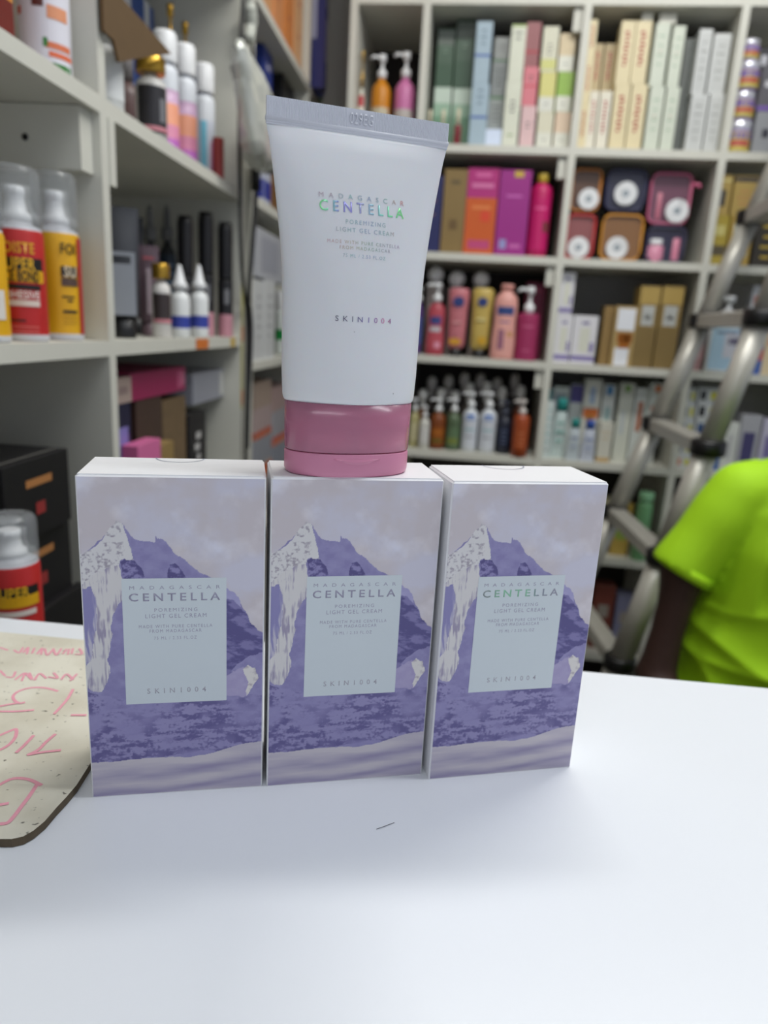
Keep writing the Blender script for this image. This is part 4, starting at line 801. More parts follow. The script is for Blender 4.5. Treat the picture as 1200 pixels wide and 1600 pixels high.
tb(1008, 1028, 598, 733, 'white box with an orange stripe next to the ladder rail', W_, v=.06, marks=[(0, .55, .5, .35, (206, 100, 50)), (.1, .93, .5, .08, (214, 120, 70))])
# row 4, fourth pigeonhole
cnt = 0
for x0, x1, x2_, nm in ((1046, 1077, 1058, 'left'), (1079, 1112, 1092, 'right')):
    specs = [dict(label=f'{o_} small white box with {c_n} and yellow squares, {nm} pile behind the ladder', col=(206, 208, 208), marks=[(-.25, .5, .28, .6, c_), (.25, .5, .28, .5, (206, 200, 60))]) for o_, c_n, c_ in (('lowest', 'orange', (206, 110, 50)), ('second lowest', 'grey', (120, 120, 130)), ('middle', 'blue', (50, 80, 130)), ('second highest', 'black', (30, 30, 34)), ('topmost', 'dark', (40, 40, 44)))]
    stack(BACK, x0, x1, (738, 712, 684, 656, 630, 606), z4_, specs, x2=x2_, v=.04, group='small white boxes piled behind the ladder')
pbox(BACK, 1128, 1150, 660, 742, z4_, 'white narrow box between the ladder rail and the person', (214, 216, 210), marks=[(0, .5, .4, .5, (190, 190, 190))])
pbox(BACK, 1112, 1127, 666, 741, z4_, 'bright blue narrow box behind the ladder rail', (50, 110, 190), v=.04)
pbox(BACK, 1152, 1184, 648, 744, z4_, 'grey box with dark violet picture above the person', (170, 170, 176), marks=[(0, .45, .6, .5, (70, 66, 110))])
pbox(BACK, 1186, 1220, 655, 746, z4_, 'pale lilac box at the right frame edge above the person', (190, 186, 206), marks=[(0, .5, .6, .4, (120, 110, 160))])
# rows 5 and 6, seen between the right carton and the person
pbottle(BACK, 993, 1018, 768, 850, z5_, 'mint green round topped bottle low on the back unit', (120, 176, 124), v=.03, kind='can', cap='wide', capc=(150, 206, 160), caph=.12)
stack(BACK, 958, 986, (858, 786), z5_, [dict(label='yellow tan box low on the back unit beside the mint bottle', col=(190, 160, 80), marks=[(0, .5, .6, .4, (150, 170, 80))])], v=.05)
stack(BACK, 930, 956, (855, 780), z5_, [dict(label='cream box low on the back unit, left of the yellow tan box', col=(206, 196, 160), bands=[(.6, .9, (150, 130, 70))])], v=.05)
stack(BACK, 1030, 1056, (868, 770), z5_, [dict(label='dark maroon box low on the back unit behind the ladder', col=(70, 40, 44))], v=.05)
stack(BACK, 1060, 1100, (868, 780), z5_, [dict(label='black box low on the back unit behind the ladder', col=(36, 34, 38))], v=.05)
z6_ = SZ[6]
for x0, x1, y0, c, lb in ((925, 958, 915, (120, 60, 50), 'dull red brown box on the lowest shelf'), (960, 990, 930, (130, 130, 160), 'grey violet box on the lowest shelf beside the red brown one'), (1000, 1030, 905, (60, 50, 48), 'dark brown box on the lowest shelf behind the ladder rail'), (1034, 1060, 940, (90, 130, 70), 'olive green box on the lowest shelf beside the arm')):
    pbox(BACK, x0, x1, y0, 1000, z6_, lb, c, v=.05, marks=[(0, .6, .5, .2, (160, 150, 140))])

# ------------------------------------------------------------------ goods on the near left unit
def lcan(xc, y0, yf, r, z, label, body, v=None, **k):
    v = r+.012 if v is None else v; u, _ = LEFT.see(xc, (y0+yf)/2, v); zt = LEFT.see(xc, y0, v)[1]
    return bottle(LEFT, u, v, z, r, zt-z, label, body, **k)
Y1, Y2, Y3 = LZ[1]+.0187, LZ[2]+.0187, LZ[3]+.0187
def spray(xc, y0, r, z, label, col, col2, v, rot, lines, lcol, yf=530):
    u, _ = LEFT.see(xc, (y0+yf)/2, v); h = (LEFT.see(xc, y0, v)[1]-z)/1.045
    t_ = bottle(LEFT, u, v, z, r, h, label, (206, 208, 214), kind='can', cap='nozzle', caph=.28, bands=[(.06, .93, col)], name='spray_can', cat='spray can', over=True, rz=rot)
    m = MB(); bh = h*.72
    k0 = c8(col2)
    def patch(a0, a1, z0, z1, c, e=.0006, n_=12):
        for q in range(n_):
            b0, b1 = math.radians(-90+a0+(a1-a0)*q/n_), math.radians(-90+a0+(a1-a0)*(q+1)/n_)
            m.face([((r+e)*math.cos(b0), (r+e)*math.sin(b0), z0*bh), ((r+e)*math.cos(b1), (r+e)*math.sin(b1), z0*bh), ((r+e)*math.cos(b1), (r+e)*math.sin(b1), z1*bh), ((r+e)*math.cos(b0), (r+e)*math.sin(b0), z1*bh)], c)
    for a0, a1, z0, z1, c in lines: patch(a0, a1, z0, z1, c8(c))
    if lines: m.build('label_print', t_)
    for body_, xc_, zc_, w_, h_, c in lcol:
        fnr = lambda x, zz: r-r*math.cos(x/r) if abs(x) < r else r
        me = text_mesh(body_, w_, h_, 0, 1.05, .02)
        for v_ in me.vertices:
            a = (v_.co.x+xc_)/r; v_.co = ((r+.0012)*math.sin(a), -(r+.0012)*math.cos(a), v_.co.z+zc_*bh)
        me.materials.clear(); me.materials.append(c8(c)); o_ = bpy.data.objects.new('printed_text', me); COL.objects.link(o_); o_.parent = t_
    return t_
YEL = (222, 168, 20); RD = (186, 36, 36); BK = (28, 26, 24)
zr = -math.radians(62)                                               # labels are turned towards the customer side
red_lines = [(-60, 60, .60, .70, BK), (-62, 62, .50, .60, YEL), (-50, 50, .44, .48, BK), (-40, 45, .30, .35, (226, 210, 200)), (-45, 10, .17, .185, BK), (-45, 40, .12, .13, (220, 110, 100)), (-45, 40, .08, .09, (220, 110, 100))]
spray(28, 262, .0258, Y2, 'red spray can with clear cap beside the yellow can, middle shelf', RD, YEL, .036, zr, red_lines,
      [('FOISTE', 0, .78, .034, .011, (226, 170, 40)), ('SUPER', 0, .65, .034, .012, (230, 180, 40)), ('LACE BOND', 0, .55, .042, .011, BK), ('ADHESIVE', 0, .395, .040, .008, (236, 226, 220))])
spray(89, 271, .0252, Y2, 'yellow spray can with clear cap next to the white upright', YEL, BK, .036, zr, [(-42, -34, .06, .93, (206, 206, 206)), (56, 84, .06, .90, (180, 40, 44)), (8, 52, .56, .65, BK), (8, 52, .48, .55, (90, 70, 60)), (8, 40, .38, .395, BK), (20, 36, .345, .36, BK), (8, 46, .245, .27, BK), (8, 46, .21, .215, (150, 110, 20)), (8, 46, .18, .185, (150, 110, 20)), (8, 46, .15, .155, (150, 110, 20))],
      [('FOI', .0125, .80, .017, .012, (60, 50, 20)), ('SU', .0135, .605, .014, .012, (226, 210, 180))])
spray(-38, 262, .0258, Y2, 'yellow spray can cut by the left frame edge, middle shelf', YEL, RD, .036, zr, [(-40, 60, .2, .45, (226, 220, 214))], [])
# near bay, upper shelf
o_ = lcan(66, -150, 100, .026, Y1, 'white bottle with green and orange print on the upper left shelf', (226, 224, 232), kind='bottle', cap='wide', capc=(214, 84, 30), caph=.3, lab=(226, 224, 232), labz=(.02, .9), rz=zr,
     marks=[(0, .06, 1.0, .07, (40, 120, 40)), (-.1, .66, .2, .16, (96, 44, 36)), (-.35, .78, .4, .07, (50, 120, 60)), (-.5, .55, .12, .07, (214, 90, 50)), (.25, .25, .5, .06, (220, 120, 80)), (.25, .55, .4, .12, (224, 150, 110)), (.0, .27, .08, .08, (60, 130, 60)), (.3, .17, .5, .05, (224, 110, 70))])
u, _ = LEFT.see(0, 10, .03)
carton(LEFT, u-.012, .02, Y1, .035, .06, .16, (196, 90, 40), 'orange and brown box cut by the upper left frame corner', bands=[(0, .25, (110, 30, 24)), (.25, .3, (220, 150, 60))])
# near bay, lower shelf: black boxes
def lbox(xa, xb, y0, z, label, col, v=.02, d=.1, ym=None, **k):
    ym = ym or y0+40; ua, ub = LEFT.see(xa, ym, v)[0], LEFT.see(xb, ym, v)[0]; zt = LEFT.see(xb, y0, v)[1]
    return carton(LEFT, (ua+ub)/2, v, z, ub-ua-.001, d, zt-z, col, label, **k)
BB = M((20, 19, 22), .45, var=.1)
def bsides(): return [(.32, .70, .34, .10, (176, 120, 70)), (.30, .86, .3, .02, (120, 90, 60)), (.35, .35, .18, .16, (150, 50, 50)), (.35, .5, .10, .06, (120, 60, 50))]
ztops = [LEFT.see(110, 925, .02)[1], LEFT.see(108, 812, .02)[1], LEFT.see(106, 700, .02)[1]]
ub = LEFT.see(40, 700, .02)[0]; zb = Y3
for i, (zt, nm) in enumerate(zip(ztops, ('lowest', 'middle', 'topmost'))):
    if i == 0: zb0 = max(Y3, zt-.108); 
    z_lo = Y3 if i == 0 else ztops[i-1]
    carton(LEFT, .755+.012*(1-i), .02+.010*(i == 1), z_lo, .13, .14, zt-z_lo, BB, f'{nm} of three stacked black boxes with orange and red print', side=bsides(), marks=[(0, .7, .4, .1, (176, 120, 70)), (0, .35, .14, .16, (150, 50, 50))], group='black boxes stacked on the lower left shelf')
spray(18, 800, .0245, LEFT.see(18, 962, -.03)[1]-.03, 'red and yellow spray can in front of the black boxes, behind the counter', RD, YEL, -.03, zr, [(-60, 60, .62, .72, BK), (-60, 60, .5, .62, YEL), (-50, 50, .4, .46, (226, 214, 206))], [('SUPER', 0, .67, .03, .010, (230, 180, 40))], yf=960)

# far bay, upper shelf
lcan(160, 18, 152, .024, Y1, 'white plastic bottle directly beside the near upright', (226, 228, 228), kind='bottle', cap='flip', caph=.3, lab=(228, 230, 230), marks=[(.2, .5, .1, .3, (130, 132, 136))])
lcan(197, 88, 172, .022, Y1, 'dark brown bottle behind the gold capped black labelled one', (90, 66, 64), v=.10, kind='bottle', cap='flip', capc=(120, 116, 116), caph=.25)
lcan(236, 90, 198, .0215, Y1, 'silver bottle with gold pump cap and black label', (206, 204, 200), v=.024, kind='bottle', cap='wide', capc=GOLD, caph=.2, lab=(44, 42, 46), labz=(.08, .78), rz=zr, marks=[(.1, .1, .8, .1, (200, 130, 140)), (.3, .5, .2, .5, (120, 120, 124))])
def grad(xc, y0, yf, label, hue, v=.052):
    return lcan(xc, y0, yf, .0195, Y1, label, (222, 226, 232), kind='can', cap='wide', caph=.24, v=v, name='spray_can', cat='spray can', rz=zr,
        bands=[(.04, .22, (176, 96, 176)), (.22, .36, (206, 130, 160)), (.36, .58, (222, 150, 120)), (.58, .72, (206, 170, 200))], lab=None)
grad(259, 52, 212, 'pastel orange and violet spray can with white cap, nearest the gold capped bottle', 0)
grad(289, 72, 231, 'pastel orange and violet spray can, middle of the three', 0)
lcan(319, 102, 252, .0195, Y1, 'white spray can with blue and orange stripes near the far upright', (222, 226, 232), v=.054, kind='can', cap='wide', caph=.24, name='spray_can', cat='spray can', rz=zr, lab=(214, 220, 232), labz=(.04, .7), marks=[(-.55, .5, .3, .95, (226, 150, 110)), (-.1, .5, .25, .95, (120, 196, 220)), (.5, .35, .6, .6, (206, 130, 170))])
lcan(341, 190, 268, .010, Y1, 'slim red brown tube against the far upright', (150, 56, 50), v=.013, kind='stick', cap=None)
for xc, y0, nm in ((267, 8, 'nearer'), (290, 36, 'farther')):
    lcan(xc, y0, 190, .016, Y1, f'{nm} dark bottle with gold pump behind the pastel spray cans', (60, 56, 58), v=.095, kind='bottle', cap='pump', capc=GOLD, caph=.24)
u0, u1 = LEFT.see(186, 20, .16)[0], LEFT.see(240, 20, .16)[0]; zt = LEFT.see(212, 52, .10)[1]
carton(LEFT, (u0+u1)/2, .16, Y1, u1-u0, .10, .30, (50, 86, 160), 'large blue and white box at the back of the upper left shelf', marks=[(-.3, .7, .25, .5, (226, 228, 230)), (.28, .7, .16, .6, (226, 228, 230))], side=[(.5, .7, .5, .4, (220, 224, 228))])
P = [LEFT.see(x, y, -.008) for x, y in ((160, -30), (176, -20), (268, 84), (236, 88), (186, 97), (178, 62), (163, 48))]
m = MB(); KR = M((96, 74, 46), .85, var=.12, scale=50)
fa = [(u, 0, z) for u, z in P]; fb_ = [(u, .004, z) for u, z in P]; m.face(fa, KR); m.face(fb_, KR)
for i in range(len(P)): j = (i+1) % len(P); m.face([fa[i], fa[j], fb_[j], fb_[i]], KR)
o_ = m.build('cardboard_flap'); o_.location = LEFT.at(0, -.008); o_.rotation_euler.z = LEFT.a
tag(o_, 'brown cardboard flap hanging down over the bottles on the upper left shelf', 'cardboard')
# far bay, middle shelf
def ltube(xc, y0, r, label, col, capc, marks=(), v=.05, z=Y2, yf=520, rz=zr, upside=False):
    u, _ = LEFT.see(xc, (y0+yf)/2, v); h = LEFT.see(xc, y0, v)[1]-z; u, v, w_n, _, h = settle(LEFT, u, v, z, 2*r, 1.6*r, h, True); r = w_n/2; t_ = thing('squeeze_tube', label, 'tube', LEFT.at(u, v, z), LEFT.a+rz)
    m = MB(); m.lathe([(r*.72, 0), (r*.74, h*.02), (r*.70, h*.17)], c8(capc), 22, ey=.8); m.build('cap', t_)
    m = MB(); k0 = m.mi(c8(col)); n_ = 24; R = [(r*.8, r*.66, h*.17), (r*.92, r*.7, h*.20), (r*.97, r*.6, h*.5), (r, r*.4, h*.8), (r*1.02, .002, h*.94), (r*1.02, .0012, h)]
    for a, b_, zz in R: m.v += [(a*math.cos(2*math.pi*q/n_), b_*math.sin(2*math.pi*q/n_), zz) for q in range(n_)]
    for j in range(len(R)-1):
        for q in range(n_): m.f.append([j*n_+q, j*n_+(q+1) % n_, (j+1)*n_+(q+1) % n_, (j+1)*n_+q]); m.m.append(k0); m.sm.append(True)
    for cx, cz, w_, h_, c in marks: m.quad(cx*r*2, cz*h, w_*r*2, h_*h, -r*.72, c8(c))
    m.build('tube_body', t_); return t_
ltube(188, 324, .026, 'dark grey and silver tube with black cap against the near upright', (60, 62, 68), BLACK, [(0, .42, .72, .48, (150, 154, 162)), (0, .6, .5, .06, (40, 42, 50))], v=.045)
ltube(211, 340, .016, 'narrow black tube behind the dark grey and silver tube', (36, 36, 40), BLACK, [(0, .5, .4, .3, (110, 110, 116))], v=.12)
ltube(232, 384, .017, 'mauve grey tube with turned pale lettering', (96, 76, 86), (110, 90, 98), [(0, .5, .22, .5, (166, 150, 158)), (0, .86, .5, .03, (170, 80, 90))], v=.068)
for xc, nm in ((236, 'left'), (262, 'right')):
    lcan(xc, 322, 500, .017, Y2, f'{nm} dark dropper bottle with teal print behind the small bottles', (50, 52, 58), v=.14, kind='bottle', cap='dropper', capc=(120, 120, 122), caph=.27, lab=(46, 60, 76), labz=(.3, .85), rz=zr, marks=rows((100, 130, 160), 4, .3, .8, .5, .05))
lcan(252, 412, 520, .0145, Y2, 'small white bottle with gold pump and black label', (220, 216, 212), kind='bottle', cap='wide', capc=GOLD, caph=.2, lab=(60, 50, 50), labz=(.25, .75), rz=zr, marks=[(0, .08, 1, .12, (214, 140, 150))])
for xc, nm in ((281, 'left'), (311, 'right')):
    lcan(xc, 414, 522, .0165, Y2, f'{nm} of two white nozzle bottles with a blue band', (228, 230, 230), kind='bottle', cap='cone', caph=.33, bands=[(.20, .45, (54, 68, 160))], v=.024)
for xc, y0, nm, vv_ in ((290, 338, 'first', .062), (322, 332, 'second', .045), (352, 348, 'third', .02)):
    lcan(xc, y0, 512, .0145, Y2, f'{nm} black and pink stick bottle from the left behind the nozzle bottles', (26, 25, 28), v=vv_, kind='stick', cap='wide', capc=(22, 21, 24), caph=.5, bands=[(.0, .40, (196, 140, 152))], lab=(30, 29, 32), labz=(.45, .98), rz=zr, marks=[(0, .5, .3, .5, (120, 120, 124))])
# far bay, lower shelf (boxes)
YF = ZC-.20+.0187
def lst(xa, xb, ys, specs, v=.03, d=.12, z=None):
    z = YF if z is None else z
    for i, sp in enumerate(specs):
        y1, y0 = ys[i], ys[i+1]; ym = (y0+y1)/2; ua, ub = clamp(LEFT, LEFT.see(xa, ym, v)[0], LEFT.see(xb, ym, v)[0]); zt = LEFT.see(xb, y0, v)[1]
        z = carton(LEFT, (ua+ub)/2, v, z, ub-ua-.001, d, zt-z, sp[1], sp[0], **(sp[2] if len(sp) > 2 else {}))
    return z
lst(178, 206, (760, 627, 588), [('dark navy box with violet picture in the lower far bay', (30, 30, 58), dict(marks=[(0, .75, .6, .25, (130, 124, 190)), (0, .35, .5, .2, (60, 56, 120))])), ('small beige box on top of the dark navy box', (180, 160, 150), dict(marks=[(0, .5, .5, .3, (150, 130, 126))]))], v=.03)
lst(216, 252, (760, 684), [('bright pink low box in front of the brown box', (214, 110, 160), dict(marks=[(0, .6, .5, .1, (230, 160, 190))]))], v=.004, d=.024)
lst(252.5, 272, (760, 688), [('small gold box beside the bright pink low box', (150, 124, 76))], v=.004, d=.024)
zbr = lst(214, 254, (760, 617), [('dark brown tall box under the magenta box', (70, 52, 44))], v=.036, d=.12)
zmag = lst(255, 291, (760, 618), [('tan patterned tall box under the magenta box', M((112, 92, 66), .6, var=.3, scale=70))], v=.036, d=.12)
u0, u1 = LEFT.see(208, 600, .03)[0], LEFT.see(293, 595, .03)[0]
zmag = max(zmag, zbr)
carton(LEFT, (u0+u1)/2, .034, zmag+.001, u1-u0, .12, LEFT.see(294, 572, .03)[1]-zmag-.001, (156, 40, 88), 'magenta long box lying on the brown and tan boxes', marks=[(.38, .5, .12, .7, (196, 90, 130)), (.44, .5, .08, .5, (206, 120, 150))])
lst(295, 322, (760, 640), [('black box with white turned lettering in the lower far bay', (28, 26, 30), dict(marks=script_marks((190, 188, 186), 6, w=.3)))], v=.036, d=.08)
zt = lst(326, 368, (760, 614), [('brown leather coloured tall box beside the black lettered box', (84, 62, 52), dict(marks=[(0, .85, .5, .02, (130, 104, 84))]))], v=.036, d=.12)
u0, u1 = LEFT.see(297, 600, .04)[0], LEFT.see(359, 600, .04)[0]
carton(LEFT, (u0+u1)/2+.002, .035, zt+.0005, u1-u0, .10, LEFT.see(355, 575, .04)[1]-zt, (150, 152, 162), 'grey white flat box lying on the brown leather coloured box', marks=[(.4, .5, .14, .8, (200, 200, 196))])
# far unit
G1, G2, G3, G0 = FZ[0]+.0187, FZ[1]+.0187, FZ[2]+.0187, FZ[3]+.0187
def fst(xa, xb, ys, z, specs, v=.02, d=.12): return lst(xa, xb, ys, specs, v, d, z)
for xa, xb, yb, c, nm in ((428, 443, 60, (222, 150, 96), 'pale orange'), (444, 459, 80, (226, 140, 70), 'strong orange'), (460, 473, 96, (232, 176, 120), 'peach orange')):
    ua, ub = LEFT.see(xa, 40, .02)[0], LEFT.see(xb, 40, .02)[0]
    carton(LEFT, (ua+ub)/2, .02, G1, ub-ua-.002, .10, .30, c, f'{nm} tall box on the top shelf of the farther left unit', marks=rows((200, 120, 90), 3, .3, .8, .3, .03))
ua, ub = LEFT.see(398, 10, .02)[0], LEFT.see(424, 30, .02)[0]
carton(LEFT, (ua+ub)/2, .02, G1, ub-ua, .10, .24, (216, 160, 110), 'tan orange box at the near end of the farther top shelf')
for k_, (s_, c, nm, hh) in enumerate(((2.185, (36, 40, 110), 'navy', .34), (2.235, (70, 76, 150), 'violet blue', .22), (2.275, (44, 110, 50), 'green', .34), (2.315, (60, 130, 70), 'light green', .26))):
    carton(LEFT, s_, -.035+.012*k_ if k_ < 4 else 0, G1, .036, .12, hh, c, f'{nm} flowered packet crowded at the far end of the top shelf', marks=[(.1, .8, .4, .1, (200, 200, 220)), (-.15, .62, .4, .08, (190, 196, 206)), (0, .35, .7, .3, (160, 160, 186)), (.2, .12, .3, .08, (120, 120, 180))], side=[(.2, .8, .2, .1, (200, 200, 220)), (.3, .5, .2, .3, (176, 176, 200))])
fst(411, 425, (300, 48), G2, [('deep blue tall packet behind the hanging plastic bag', (40, 60, 140), dict(marks=[(0, .9, .4, .04, (190, 190, 220))]))], v=.04)
fst(440, 470, (300, 112), G2, [('black tall box in the dark middle bay', (26, 26, 30))], v=.04)
fst(472, 500, (300, 130), G2, [('charcoal tall box deepest in the dark middle bay', (44, 46, 52))], v=.04)
fst(412, 423, (330, 252), G2, [('white and blue small box behind the bag end', (186, 190, 206), dict(bands=[(.1, .5, (50, 60, 150))]))], v=.005, d=.03)
fst(425, 440, (330, 258), G2, [('brown small box half hidden by the tube edge', (120, 84, 46))], v=.005, d=.03)
fst(396, 412, (572, 440), G3, [('white slim box with grey print on the cable side', (204, 206, 206), dict(marks=rows((150, 152, 154), 5, .3, .8, .5)))], v=.01)
zt = fst(413, 429, (572, 440), G3, [('white slim box standing beside the green labelled jar', (206, 208, 208), dict(marks=rows((150, 152, 154), 5, .3, .8, .5)))], v=.01)
fst(400, 450, (440, 380), zt+.0004, [('pale grey wide box lying on the white slim boxes', (180, 182, 188), dict(marks=[(-.1, .5, .5, .7, (160, 162, 172))]))], v=.01)
lcan(444, 455, 568, .03, G3, 'white jar with green label beside the tube', (220, 226, 222), v=.045, kind='jar', cap='wide', caph=.3, lab=(214, 222, 216), rz=zr, marks=[(-.2, .5, .7, .5, (24, 130, 60))])
fst(398, 424, (800, 712, 668, 630, 592), G0, [('lowest white and brown box of the pile behind the cables', (176, 170, 166), dict(bands=[(.7, .95, (206, 110, 70))])), ('grey box with orange edge, second of the pile behind the cables', (150, 152, 160), dict(bands=[(.85, 1, (206, 110, 70))])), ('pinkish grey box, third of the pile behind the cables', (180, 160, 158), dict(bands=[(0, .12, (200, 90, 60))])), ('beige box topping the pile behind the cables', (170, 150, 136))], v=.03)
fst(426, 462, (800, 712, 668, 628, 596), G0, [('lowest blue grey box of the pile beside the tube cap', (140, 146, 158)), ('blue grey box with orange edge beside the tube cap', (146, 150, 162), dict(bands=[(.85, 1, (214, 116, 80))])), ('pale grey box with red edge beside the tube cap', (166, 164, 170), dict(bands=[(.0, .14, (206, 90, 66))])), ('dusty pink box topping the pile beside the tube cap', (176, 150, 146))], v=.03)
# stickers
def sticker(s0, s1, z0, z1, c, par): o_ = MB().box(s0, s1, -.0012, -.0004, z0, z1, c8(c)).build('price_sticker', par); return o_
a_ = LEFT.see(306, 535)[0]; b_ = LEFT.see(325, 535)[0]; sticker(a_, b_, LZ[2]+.001, LZ[2]+.0178, (216, 120, 50), lu)
a_ = LEFT.see(360, 530)[0]; sticker(a_, a_+.03, LZ[2]+.001, LZ[2]+.0178, (206, 176, 90), lu)
for z0, z1, c in ((ZC+.03, ZC+.30, (196, 190, 120)), (ZC+.17, ZC+.20, (206, 120, 60)), (ZC+.04, ZC+.07, (206, 120, 60))):
    o_ = sticker(LU[2]+.002, LU[2]+.016, z0, z1, c, lu)
    if c[2] != 120: o_.location.y = -.001
# cables and hanging bag in front of the gap between the two left units
def on_left(px, py, v): u, z = LEFT.see(px, py, v); return LEFT.at(u, v, z)
def smooth_path(P, n=8):
    out_ = []
    for i in range(len(P)-1):
        p0, p1, p2, p3 = P[max(i-1, 0)], P[i], P[i+1], P[min(i+2, len(P)-1)]
        for k_ in range(n):
            t_ = k_/n; out_.append(.5*((2*p1)+(p2-p0)*t_+(2*p0-5*p1+4*p2-p3)*t_*t_+(3*p1-p0-3*p2+p3)*t_**3))
    return out_+[P[-1]]
CAB = M((22, 22, 24), .5)
P = [on_left(x, y, -.012) for x, y in ((383, -60), (377, 60), (374, 180), (375, 300), (378, 420), (386, 500), (386, 600), (384, 720), (384, 860))]
tag(MB().tube(smooth_path(P), .0036, CAB).build('power_cable'), 'long black cable hanging down the gap between the left shelving units', 'cable')
t_ = thing('power_cable', 'shorter black cable with a connector block hanging below the plastic bag', 'cable', on_left(400, 300, -.012))
o0 = t_.location
P = [on_left(x, y, -.012)-o0 for x, y in ((400, 296), (398, 340), (393, 400), (389, 460), (392, 510), (391, 560), (388, 620), (386, 700))]
MB().tube(smooth_path(P), .0048, CAB).build('lead', t_)
a, b_ = on_left(400, 250, -.012)-o0, on_left(400, 298, -.012)-o0
MB().tube([a, b_], .0095, M((14, 14, 16), .35), 6).build('connector', t_)
Q = [on_left(x, y, -.012)-o0 for x, y in ((400, 252), (398, 200), (396, 120), (392, 20), (391, -60))]
MB().tube(smooth_path(Q), .0030, CAB).build('lead', t_)
bagm = M((206, 208, 200), .22, var=.18, scale=30, metal=.25); bags = M((84, 86, 88), .4, var=.3, scale=120)
OUT = [(60, 372, 376), (75, 370, 392), (95, 372, 408), (120, 376, 421), (150, 379, 428), (185, 382, 430), (215, 386, 428), (240, 392, 424), (256, 402, 418), (266, 408, 414)]
m = MB(); n_ = 30; k0 = m.mi(bagm); k1 = m.mi(bags); VB = -.055; rng = random.Random(5)
for j, (y, xl, xr) in enumerate(OUT):
    (ul, z), (ur, _) = LEFT.see(xl, y, VB), LEFT.see(xr, y, VB); uc, a = (ul+ur)/2, (ur-ul)/2
    for q in range(n_):
        th_ = 2*math.pi*q/n_; f_ = 1+.10*math.sin(5*th_+j*1.3)+.08*math.sin(11*th_-j*2.1)
        if j in (0, len(OUT)-1): f_ = 1
        m.v.append((uc+a*math.cos(th_), VB+.028*math.sin(th_)*f_*min(1, .25+j*.3, .25+(len(OUT)-1-j)*.4), z+.004*math.sin(7*th_+j)*(0 < j < len(OUT)-1)))
for j in range(len(OUT)-1):
    for q in range(n_):
        m.f.append([j*n_+q, j*n_+(q+1) % n_, (j+1)*n_+(q+1) % n_, (j+1)*n_+q]); m.m.append(k1 if (j >= 4 and n_*.75 < q < n_*.95) else k0); m.sm.append(j % 2 == 0)
m.f.append(list(range(n_))); m.m.append(k0); m.sm.append(False); m.f.append([(len(OUT)-1)*n_+q for q in range(n_)]); m.m.append(k0); m.sm.append(False)
o_ = m.build('plastic_bag'); o_.location = LEFT.o; o_.rotation_euler.z = LEFT.a
tag(o_, 'crumpled white and grey plastic bag hanging in front of the left shelves', 'bag')
P = [on_left(x, y, -.02)for x, y in ((386, -30), (390, 10), (392, 40), (388, 64))]
tag(MB().tube(smooth_path(P), [.006]*8+[.013]*8+[.011]*8+[.004], M((180, 182, 172), .4, var=.3, scale=90)).build('twisted_wrap'), 'twisted pale plastic wrap hanging above the crumpled bag', 'wrap')

# ------------------------------------------------------------------ telescopic ladder
ALU = M((184, 181, 172), .36, .25, var=.05, scale=30)
lad = thing('telescopic_ladder', 'aluminium telescopic ladder with black joints leaning behind the seated person', 'ladder', (.5, 1.6, 0))
o0 = Vector((.5, 1.6, 0))
def line(p, q, yl): a, b_ = view_at(*p, yl)-o0, view_at(*q, yl)-o0; return a, (b_-a)/(b_.z-a.z)
def at_z(L_, z): return L_[0]+L_[1]*(z-L_[0].z)
R1 = line((1100, 500), (960, 800), 1.80); R2 = line((1192, 492), (1035, 872), 1.42)
j1 = [view_at(1172, 340, 1.80).z, view_at(1100, 502, 1.80).z, view_at(1025, 662, 1.80).z, view_at(960, 800, 1.80).z]
step = (j1[0]-j1[3])/3; JZ = [j1[0]+step*k_ for k_ in (3, 2, 1, 0)]+j1[1:]+[j1[3]-step*k_ for k_ in (1, 2)]; JZ = [z for z in JZ if z > .12]
top = JZ[0]+.05
def rail(L_, rs, nm_par, mirror=None):
    zs_ = [top]+JZ+[.03]; m = MB()
    for i in range(len(zs_)-1):
        r = rs[0]+(rs[1]-rs[0])*i/(len(zs_)-2); a, b_ = at_z(L_, zs_[i]), at_z(L_, zs_[i+1])
        if mirror is not None: a, b_ = [Vector((2*mirror-p_.x, p_.y, p_.z)) for p_ in (a, b_)]
        m.tube([a, b_], r, ALU, 20)
    return m.build('rail', nm_par)
apex = max(at_z(R1, top).x, at_z(R2, top).x)+.06
for mir in (None, apex):
    for L_ in (R1, R2): rail(L_, (.0165, .0275), lad, mir)
    for z in JZ:
        P = [at_z(R1, z), at_z(R2, z)]; P[1].z = P[0].z
        if mir is not None: P = [Vector((2*mir-p_.x, p_.y, p_.z)) for p_ in P]
        d = P[1]-P[0]; m = MB(); a_ = math.atan2(d.y, d.x); L = d.length
        m.cbox(0, L, -.022, .022, -.015, .015, .004, ALU); r_ = m.build('rung', lad); r_.location = P[0]; r_.rotation_euler.z = a_
        for p_ in P: m = MB(); m.lathe([(.030, -.016), (.034, -.012), (.034, .012), (.030, .016)], BLACK, 20); c_ = m.build('joint_collar', lad); c_.location = p_
for L_ in (R1, R2):
    p_ = at_z(L_, top); m = MB(); m.tube([Vector((p_.x-.01, p_.y, p_.z)), Vector((2*apex-p_.x+.01, p_.y, p_.z))], .034, BLACK, 16); m.build('hinge', lad)
    for mx_ in (None, apex):
        q = at_z(L_, .02); q = Vector((2*mx_-q.x, q.y, 0)) if mx_ is not None else Vector((q.x, q.y, 0))
        m = MB(); m.lathe([(.034, 0), (.036, .008), (.031, .05)], BLACK, 16); f_ = m.build('foot', lad); f_.location = q

